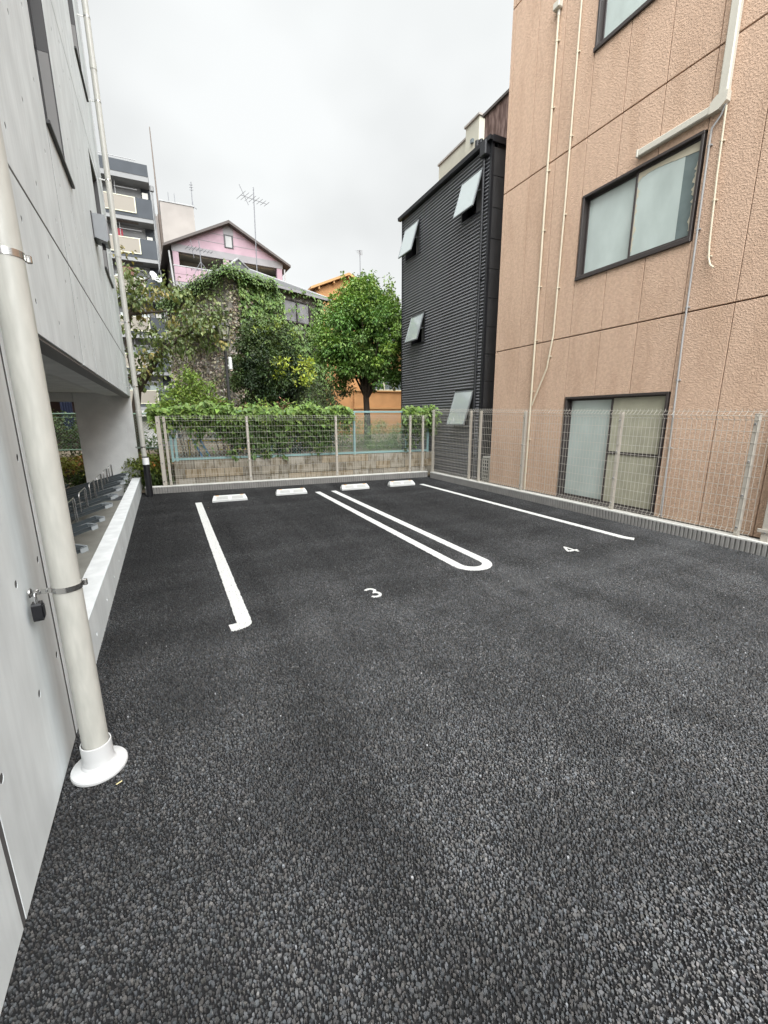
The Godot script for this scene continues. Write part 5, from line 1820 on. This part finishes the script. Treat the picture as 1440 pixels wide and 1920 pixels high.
func build_plants() -> void:
	var green := Color(0.100, 0.190, 0.036)
	var lime := Color(0.25, 0.345, 0.065)
	var dark := Color(0.026, 0.050, 0.016)
	var olive := Color(0.165, 0.20, 0.065)
	var L: Material = M.leaf
	# the round maple by the black house
	var t := thing("maple_tree", "round bright green tree beside the black house in front of the orange house", "tree", Vector3(5.95, 0.5, -13.8))
	var b := MB.new()
	b.tube([Vector3(0, -0.1, 0), Vector3(0.02, 0.9, 0), Vector3(-0.02, 1.7, 0), Vector3(0, 3.2, 0)], [0.14, 0.11, 0.10, 0.05], 10)
	var tips := []
	for i in 12:
		var a := TAU * i / 12.0
		tips.append(Vector3(cos(a) * 1.0, 2.9 + 1.3 * rng.randf(), sin(a) * 1.0))
	limbs(b, Vector3(0, 1.6, 0), tips, 0.05)
	part(t, "trunk", b, M.bark)
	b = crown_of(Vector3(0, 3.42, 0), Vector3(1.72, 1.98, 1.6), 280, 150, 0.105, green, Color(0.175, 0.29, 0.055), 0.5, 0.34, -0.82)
	for i in 60:
		var a := rng.randf() * TAU
		var q := Vector3(cos(a), 0, sin(a)) * 1.15 * sqrt(rng.randf())
		var y := 3.45 + 1.72 * sqrt(maxf(0.0, 1.0 - q.length_squared() / 2.4)) - 0.15
		var hgt := rng.randf_range(0.25, 0.85)
		for k in 16:
			clump(b, Vector3(q.x, y + hgt * k / 16.0, q.z), Vector3(0.05, 0.02, 0.05), 2, 0.09, lime.lerp(green, 0.4))
	part(t, "crown", b, L)
	# evergreen
	t = thing("evergreen_tree", "dark rounded evergreen tree with yellow-green new shoots", "tree", Vector3(2.6, 0.5, -13.6))
	b = MB.new()
	b.tube([Vector3(0, -0.1, 0), Vector3(0.05, 1.2, 0), Vector3(0, 3.0, 0)], [0.11, 0.09, 0.03], 8)
	limbs(b, Vector3(0, 0.9, 0), [Vector3(0.8, 2.0, 0.2), Vector3(-0.8, 2.1, 0.1), Vector3(0.2, 2.4, 0.7), Vector3(-0.1, 2.2, -0.8)], 0.04)
	part(t, "trunk", b, M.bark)
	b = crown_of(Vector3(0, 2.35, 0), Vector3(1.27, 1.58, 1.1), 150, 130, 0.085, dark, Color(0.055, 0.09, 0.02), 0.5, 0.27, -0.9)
	part(t, "crown", b, L)
	b = MB.new()
	for i in 22:
		var a := rng.randf_range(-0.5, 1.0)
		var q := Vector3(0.15 + 0.98 * sin(a + 0.35), 2.35 + rng.randf_range(-0.35, 0.35), 0.6 + 0.5 * cos(a))
		clump(b, q, Vector3(0.13, 0.11, 0.13), 18, 0.10, Color(0.36, 0.42, 0.06), -0.3)
	for i in 8:
		clump(b, Vector3(rng.randf_range(-0.5, 0.8), 3.6 + rng.randf_range(-0.2, 0.15), 0.4), Vector3(0.1, 0.12, 0.1), 16, 0.09, Color(0.20, 0.26, 0.05), -0.3)
	part(t, "new_shoots", b, L)
	# cherry
	t = thing("cherry_tree", "sparse drooping tree with dark branches beside the far downpipe", "tree", Vector3(-1.2, 0.45, -13.0))
	b = MB.new()
	b.tube([Vector3(0, -0.1, 0), Vector3(0.1, 0.8, 0), Vector3(0.3, 1.75, 0.1), Vector3(0.95, 2.75, 0.15), Vector3(1.55, 3.15, 0.5), Vector3(2.1, 3.4, 0.7)], [0.15, 0.12, 0.095, 0.075, 0.05, 0.02], 8)
	b.tube([Vector3(0.3, 1.75, 0.1), Vector3(0.2, 2.9, 0), Vector3(0.35, 3.6, 0.1), Vector3(1.2, 3.75, 0.1)], [0.08, 0.06, 0.045, 0.015], 8)
	b.tube([Vector3(0.6, 2.25, 0.1), Vector3(0.25, 2.0, 0.5), Vector3(-0.2, 2.3, 0.6)], [0.05, 0.03, 0.015], 6)
	b.tube([Vector3(0.35, 3.6, 0.1), Vector3(0.6, 4.3, 0.1), Vector3(0.9, 4.5, 0.1)], [0.035, 0.02, 0.01], 6)
	part(t, "trunk", b, M.bark)
	b = MB.new()
	for i in 100:
		var u := rng.randf()
		var base := Vector3(0.1, 2.0, 0.1).lerp(Vector3(2.3, 3.5, 0.8), u)
		if i % 3 == 1:
			base = Vector3(0.1, 2.9, 0).lerp(Vector3(1.6, 4.15, 0.2), u)
		if i % 5 == 4:
			base = Vector3(0.4, 4.0, 0).lerp(Vector3(0.9, 4.3, 0.2), u)
		var p := base + Vector3(rng.randfn(0, 0.25), rng.randfn(0.05, 0.30), rng.randfn(0, 0.35))
		var colr := olive
		if rng.randf() < 0.10:
			colr = Color(0.27, 0.235, 0.07)
		elif rng.randf() < 0.3:
			colr = Color(0.095, 0.135, 0.035)
		clump(b, p, Vector3(0.27, 0.2, 0.27), 26, 0.125, colr, 0.9)
	part(t, "crown", b, L)
	# bright shrub in front
	t = thing("tall_shrub", "bright green feathery shrub rising behind the teal fence on the left", "shrub", Vector3(0.2, 0.5, -11.9))
	b = MB.new()
	for i in 7:
		var x := rng.randf_range(-0.4, 0.75)
		b.tube([Vector3(x * 0.6, 0, 0), Vector3(x, 0.8, 0), Vector3(x * 1.1, 1.5, 0)], [0.009, 0.007, 0.003], 4)
	part(t, "stem", b, M.bark)
	b = MB.new()
	for i in 230:
		var x := rng.randf_range(-0.8, 1.25)
		var top := 2.2 - 0.95 * absf(x - 0.1) + rng.randf_range(-0.25, 0.12)
		var y := rng.randf_range(0.75, maxf(1.0, top))
		clump(b, Vector3(x, y, rng.randf_range(-0.35, 0.35)), Vector3(0.14, 0.16, 0.14), 34, 0.078, lime.lerp(green, rng.randf() * 0.45), 0.1)
	part(t, "leaves", b, L)
	# undergrowth between the shrub and the evergreen
	t = thing("wild_shrub", "tangled shrub with pinkish dry twigs between lamp post and evergreen", "shrub", Vector3(1.7, 0.5, -11.9))
	b = MB.new()
	for i in 70:
		var p := Vector3(rng.randf_range(-0.8, 1.6), 0, rng.randf_range(-0.3, 0.3))
		b.tube([p, p + Vector3(rng.randf_range(-0.2, 0.2), 0.7, 0), p + Vector3(rng.randf_range(-0.4, 0.4), rng.randf_range(1.0, 1.5), 0)], [0.008, 0.006, 0.003], 4, false)
	part(t, "stem", b, M.brick_brown)
	b = MB.new()
	for i in 85:
		var colr := green if rng.randf() < 0.6 else (Color(0.20, 0.11, 0.06) if rng.randf() < 0.6 else lime)
		clump(b, Vector3(rng.randf_range(-0.9, 1.8), rng.randf_range(0.5, 1.42), rng.randf_range(-0.35, 0.35)), Vector3(0.18, 0.14, 0.18), 26, 0.08, colr, 0.2)
	part(t, "leaves", b, L)
	# light bush seen through the right half of the teal fence
	t = thing("light_bush", "pale fine-leaved bush behind the uncovered part of the teal fence", "shrub", Vector3(4.5, 0.5, -11.2))
	b = MB.new()
	for i in 150:
		var x := rng.randf_range(-1.1, 1.6)
		clump(b, Vector3(x, rng.randf_range(0.0, 1.0) * (1.05 - 0.25 * absf(x)), rng.randf_range(-0.4, 0.5)), Vector3(0.17, 0.15, 0.17), 34, 0.055, Color(0.12, 0.18, 0.065).lerp(lime, rng.randf() * 0.5), 0.1)
	part(t, "leaves", b, L)
	t = thing("scrub", "dull grey-green scrub under the round tree before the ivy house", "shrub", Vector3(4.1, 0.5, -14.6))
	b = MB.new()
	for i in 130:
		clump(b, Vector3(rng.randf_range(-1.0, 1.4), rng.randf_range(0.2, 2.2), rng.randf_range(-0.4, 0.4)), Vector3(0.22, 0.2, 0.22), 26, 0.085, Color(0.10, 0.12, 0.06), 0.2)
	part(t, "leaves", b, L)
	# dark hedge behind the vine-covered part
	t = thing("hedge", "dark dense hedge filling the space behind the vine-covered fence", "hedge", Vector3(2.0, 0.5, -10.55))
	b = MB.new()
	for i in 260:
		var x := rng.randf_range(-0.8, 1.6)
		clump(b, Vector3(x, rng.randf_range(0.25, 1.0), rng.randf_range(-0.25, 0.2)), Vector3(0.16, 0.16, 0.14), 22, 0.085, dark.lerp(green, rng.randf() * 0.35), 0.3)
	part(t, "leaves", b, L)
	# vines over the teal fence
	vine("big-leaved green vine spilling over the left and middle of the teal fence", -0.5, 3.75, 4600)
	vine("small tuft of vine over the right end of the teal fence", 5.15, 6.05, 620)
	# coloured shrubs behind the concrete building
	var i0 := 0
	for e in [[-3.6, 0.9, "yellow and orange low shrub left in the bicycle bay opening"], [-2.3, 0.95, "yellow and orange low shrub right in the bicycle bay opening"], [-0.72, 0.62, "green and rust low shrub behind the black bollard"]]:
		t = thing("low_shrub", e[2], "shrub", Vector3(e[0], 0.0, -10.95 if i0 < 2 else -10.35), 0.0, "low shrubs behind the concrete building")
		b = MB.new()
		var wide: float = e[1]
		for i in (110 if i0 < 2 else 190):
			var q := Vector3(rng.randf_range(-0.85, 0.85) * wide * (0.75 if i0 == 2 else 1.0), rng.randf_range(0.05, 0.66), rng.randf_range(-0.3, 0.3))
			var colr := Color(0.25, 0.25, 0.035) if i0 < 2 else Color(0.15, 0.19, 0.03)
			if q.y > 0.42 and rng.randf() < 0.22:
				colr = Color(0.36, 0.17, 0.045)
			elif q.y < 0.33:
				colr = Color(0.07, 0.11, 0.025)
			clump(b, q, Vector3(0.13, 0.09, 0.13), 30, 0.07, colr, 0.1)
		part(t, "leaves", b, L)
		i0 += 1
	t = thing("hedge", "tall green hedge behind the green chain-link fence", "hedge", Vector3(-4.0, 0.45, -13.3))
	b = MB.new()
	for i in 360:
		clump(b, Vector3(rng.randf_range(-3.0, 2.7), rng.randf_range(-0.05, 1.12), rng.randf_range(-0.2, 0.5)), Vector3(0.2, 0.18, 0.2), 24, 0.085, Color(0.055, 0.085, 0.025).lerp(lime, rng.randf() * 0.35), 0.2)
	part(t, "leaves", b, L)
	t = thing("hedge", "low trimmed hedge in the gap beside the far downpipe", "hedge", Vector3(-0.85, 0.45, -13.3))
	b = MB.new()
	for i in 60:
		clump(b, Vector3(rng.randf_range(-0.5, 0.5), rng.randf_range(0.1, 0.62), rng.randf_range(-0.3, 0.3)), Vector3(0.16, 0.14, 0.16), 24, 0.07, green.lerp(lime, rng.randf() * 0.5), 0.2)
	part(t, "leaves", b, L)
	ivy()

func vine(label: String, x0: float, x1: float, count: int) -> void:
	var t := thing("vine", label, "climbing plant")
	var b := MB.new()
	var f := FastNoiseLite.new()
	f.seed = 3
	f.frequency = 1.3
	var st := MB.new()
	for i in count:
		var x := rng.randf_range(x0, x1)
		var dens := 0.5 + 0.9 * f.get_noise_1d(x * 1.2)
		var z := back_z(x) - 0.47
		var hang := absf(rng.randfn(0.0, 0.5)) * clampf(0.25 + dens * 0.8, 0.12, 1.0)
		# the left end carries a thinner skirt
		if x < 0.9:
			hang *= 0.4 + 0.3 * (x + 0.5)
		if x > 3.2 and x < 4.0:
			hang *= 0.45
		var y := 1.69 + 0.20 * f.get_noise_1d(x * 1.6 + 40.0) + rng.randf_range(-0.08, 0.09) - hang
		if y < 0.62 or (x < 0.75 and y < 1.58 and rng.randf() < 0.6):
			continue
		var bulge := 0.20 * exp(-hang * 3.0) + 0.05
		var p := Vector3(x, y, z + rng.randf_range(-bulge, bulge) + 0.03)
		var out := Vector3(rng.randfn(0, 0.5), -0.75 + 0.5 * rng.randf(), 0.55 + rng.randfn(0, 0.4)).normalized()
		var nrm := (Vector3(0, 0.85, 0.5) + rdir() * 0.45).normalized()
		nrm = (nrm - out * nrm.dot(out)).normalized()
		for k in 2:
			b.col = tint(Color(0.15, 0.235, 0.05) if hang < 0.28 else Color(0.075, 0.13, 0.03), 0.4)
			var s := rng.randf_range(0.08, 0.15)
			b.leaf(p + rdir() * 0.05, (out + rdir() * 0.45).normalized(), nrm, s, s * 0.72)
		if i % 14 == 0:
			st.tube([Vector3(x, 1.68, z), Vector3(x + rng.randf_range(-0.1, 0.1), lerpf(1.68, y, 0.5), z + 0.04), p], 0.005, 4, false)
	part(t, "stem", st, M.bark)
	part(t, "leaves", b, M.leaf)

func ivy() -> void:
	var turn := Basis(Vector3.UP, 0.41)
	var o := Vector3(2.1, 0.5, -17.95)
	var f := FastNoiseLite.new()
	f.seed = 8
	f.frequency = 0.55
	var t := thing("ivy", "thick green ivy covering the right wall of the old house", "climbing plant", o, 0.41)
	var b := MB.new()
	for i in 9500:
		var x := rng.randf_range(0.35, 5.0)
		var y := rng.randf_range(1.2, 6.35)
		# window and a bare patch above it stay free
		if x > 2.4 and x < 3.95 and y > 4.95 and y < 6.1 and rng.randf() < 0.93:
			continue
		if x > 2.3 and x < 4.2 and y >= 5.85 and rng.randf() < 0.55:
			continue
		var n := f.get_noise_2d(x * 3.0, y * 3.0)
		if n < -0.38 and y < 4.5:
			continue
		var z := 0.05 + 0.22 * (0.5 + n) + rng.randf() * 0.1
		var out := Vector3(rng.randfn(0, 0.5), -0.8, 0.4).normalized()
		var nrm := (Vector3(0, 0.6, 0.8) + rdir() * 0.5).normalized()
		nrm = (nrm - out * nrm.dot(out)).normalized()
		b.col = tint(Color(0.085, 0.155, 0.030).lerp(Color(0.14, 0.205, 0.045), clampf(n + 0.3, 0, 1)), 0.22)
		var s := rng.randf_range(0.09, 0.16)
		b.leaf(Vector3(x, y, z), out, nrm, s, s * 0.8)
	# over the eaves on the corner
	for i in 900:
		var u := rng.randf()
		var p := Vector3(lerpf(-0.3, 2.0, u), 6.15 + rng.randfn(0.05, 0.12) + 0.25 * maxf(0.0, 0.5 - u), 0.3 + rng.randf_range(-0.15, 0.12))
		b.col = tint(Color(0.085, 0.14, 0.03), 0.3)
		var s := rng.randf_range(0.09, 0.15)
		b.leaf(p, (Vector3(rng.randfn(0, 0.5), -0.5, 0.6)).normalized(), Vector3(0, 0.75, 0.65).normalized(), s, s * 0.8)
	for i in 1600:
		var z := rng.randf_range(0.3, -5.4)
		var p := Vector3(-0.28 + rng.randf_range(-0.12, 0.12), 6.2 - 0.06 * absf(z) + rng.randfn(0.0, 0.16), z)
		b.col = tint(Color(0.075, 0.12, 0.03), 0.3)
		var s := rng.randf_range(0.09, 0.15)
		b.leaf(p, (Vector3(-0.6, -0.6, rng.randfn(0, 0.5))).normalized(), Vector3(-0.65, 0.75, 0).normalized(), s, s * 0.8)
	part(t, "leaves", b, M.leaf)
	t = thing("dry_vine", "brown withered vine hanging on the left wall and corner of the old house", "climbing plant", o, 0.41)
	b = MB.new()
	for i in 7800:
		var s := rng.randf()
		var p: Vector3
		var face: Vector3
		if s < 0.22:
			p = Vector3(rng.randf_range(-0.1, 0.9), rng.randf_range(0.5, 6.2), 0.06 + rng.randf() * 0.16)
			face = Vector3(0, 0.3, 1)
		else:
			p = Vector3(-0.06 - rng.randf() * 0.22, rng.randf_range(0.3, 6.1), rng.randf_range(0.1, -5.2))
			face = Vector3(-1, 0.3, 0)
		var n := f.get_noise_2d((p.x - p.z) * 4.0 + 60.0, p.y * 2.0)
		if n < -0.30:
			continue
		var green := clampf(0.14 + (0.55 if p.y > 3.9 + n * 1.5 and s >= 0.22 else 0.0) + n * 1.9, 0, 1)
		var dry := Color(0.33, 0.275, 0.215) if rng.randf() < 0.5 else Color(0.18, 0.135, 0.10)
		b.col = tint(dry.lerp(Color(0.10, 0.14, 0.035), green), 0.3)
		var out := (Vector3(0, -0.5, 0) + rdir() * 1.1).normalized()
		var nrm := (face + rdir() * 0.6).normalized()
		nrm = (nrm - out * nrm.dot(out)).normalized()
		var k := rng.randf_range(0.08, 0.15)
		b.leaf(p, out, nrm, k, k * 0.75)
	part(t, "leaves", b, M.leaf_dry)
	var w := MB.new()
	for i in 60:
		var z := rng.randf_range(0.0, -5.0)
		var y := rng.randf_range(1.5, 5.5)
		w.tube([Vector3(-0.12, y + 0.6, z), Vector3(-0.2, y, z + rng.randf_range(-0.2, 0.2)), Vector3(-0.16, y - 0.9, z + rng.randf_range(-0.3, 0.3))], 0.012, 4, false)
	part(t, "stem", w, M.bark)

# ---------------------------------------------------------------- aerials and masts
func yagi(b: MB, o: Vector3, l: float, w: float, n: int, turn: float) -> void:
	var bs := Basis(Vector3.UP, turn)
	b.wire(o + bs * Vector3(-l * 0.5, 0, 0), o + bs * Vector3(l * 0.5, 0, 0), 0.011, 4)
	for i in n:
		var x := -l * 0.5 + l * i / (n - 1)
		var k := w * (1.0 - 0.45 * i / (n - 1))
		b.wire(o + bs * Vector3(x, 0, -k * 0.5), o + bs * Vector3(x, 0, k * 0.5), 0.010, 4)

func build_aerials() -> void:
	var t := thing("tv_aerial", "tall television aerial on the ridge of the ivy house", "aerial", Vector3(4.0, 7.9, -22.2))
	var b := MB.new()
	b.tube([Vector3(0, -0.6, 0), Vector3(0.1, 3.85, 0)], 0.022, 6)
	part(t, "mast", b, M.aerial)
	b = MB.new()
	yagi(b, Vector3(0.1, 3.35, 0), 1.25, 0.9, 8, 0.3)
	b.wire(Vector3(-0.55, 3.75, 0.2), Vector3(-0.2, 3.0, 0.2), 0.012, 4)
	part(t, "antenna", b, M.aerial)
	b = MB.new()
	for a in [0.0, 2.1, 4.2]:
		b.wire(Vector3(0.02, 0.45, 0), Vector3(cos(a) * 0.25, -0.5, sin(a) * 0.25), 0.012, 4)
	part(t, "tripod", b, M.aerial)
	t = thing("tv_aerial", "low double television aerial on a tripod before the pink balcony", "aerial", Vector3(1.55, 6.6, -21.4))
	b = MB.new()
	b.tube([Vector3(0, -0.6, 0), Vector3(-0.03, 2.3, 0)], 0.02, 6)
	part(t, "mast", b, M.aerial)
	b = MB.new()
	yagi(b, Vector3(-0.03, 1.95, 0), 1.0, 0.6, 8, 0.25)
	b.wire(Vector3(-0.28, 1.6, 0), Vector3(-0.36, 2.3, 0), 0.012, 4)
	yagi(b, Vector3(-0.03, 1.15, 0), 0.8, 0.3, 4, -0.1)
	part(t, "antenna", b, M.aerial)
	b = MB.new()
	b.wire(Vector3(-0.03, 1.5, 0), Vector3(-0.45, 0.75, 0), 0.012, 4)
	b.wire(Vector3(-0.03, 1.5, 0), Vector3(0.5, 0.75, 0), 0.012, 4)
	part(t, "stay", b, M.aerial)
	t = thing("tv_aerial", "slim aerial on the right edge of the beige building roof", "aerial", Vector3(3.02, 20.2, -46.2))
	b = MB.new()
	b.tube([Vector3(0, 0, 0), Vector3(0.05, 1.95, 0)], 0.035, 6)
	b.tube([Vector3(0, 0.7, 0), Vector3(0.1, 0, 0), Vector3(0.3, -0.25, 0.3)], 0.03, 6)
	part(t, "mast", b, M.aerial)
	b = MB.new()
	for y in [1.3, 1.5, 1.7]:
		b.wire(Vector3(-0.12, y, 0), Vector3(0.18, y, 0.1), 0.02, 4)
	part(t, "antenna", b, M.aerial)
	t = thing("tv_aerial", "small aerial on a thin mast above the orange house", "aerial", Vector3(10.9, 8.9, -26))
	b = MB.new()
	b.tube([Vector3(0, -0.2, 0), Vector3(0, 2.5, 0)], 0.022, 6)
	part(t, "mast", b, M.aerial)
	b = MB.new()
	yagi(b, Vector3(0, 2.35, 0), 0.7, 0.4, 5, 1.0)
	part(t, "antenna", b, M.aerial)
	t = thing("lightning_mast", "very tall thin mast rising between apartment block and beige building", "mast", Vector3(0.18, 0, -40))
	b = MB.new()
	b.tube([Vector3(0, 8, 0), Vector3(0, 16.4, 0)], 0.10, 8)
	b.tube([Vector3(0, 16.4, 0), Vector3(0, 22.4, 0)], [0.065, 0.03], 8)
	part(t, "mast", b, M.pipe_brown)
	for e in [0.75, 1.25]:
		b = MB.new()
		b.tube([Vector3(0.35 + e, 20.2, -46.3), Vector3(0.35 + e, 21.0, -46.3)], 0.025, 6)
		tag(part(self, "roof_rod", b, M.aerial), "short rod standing on the beige roof, %s of two" % ("left" if e < 1.0 else "right"), "rod")
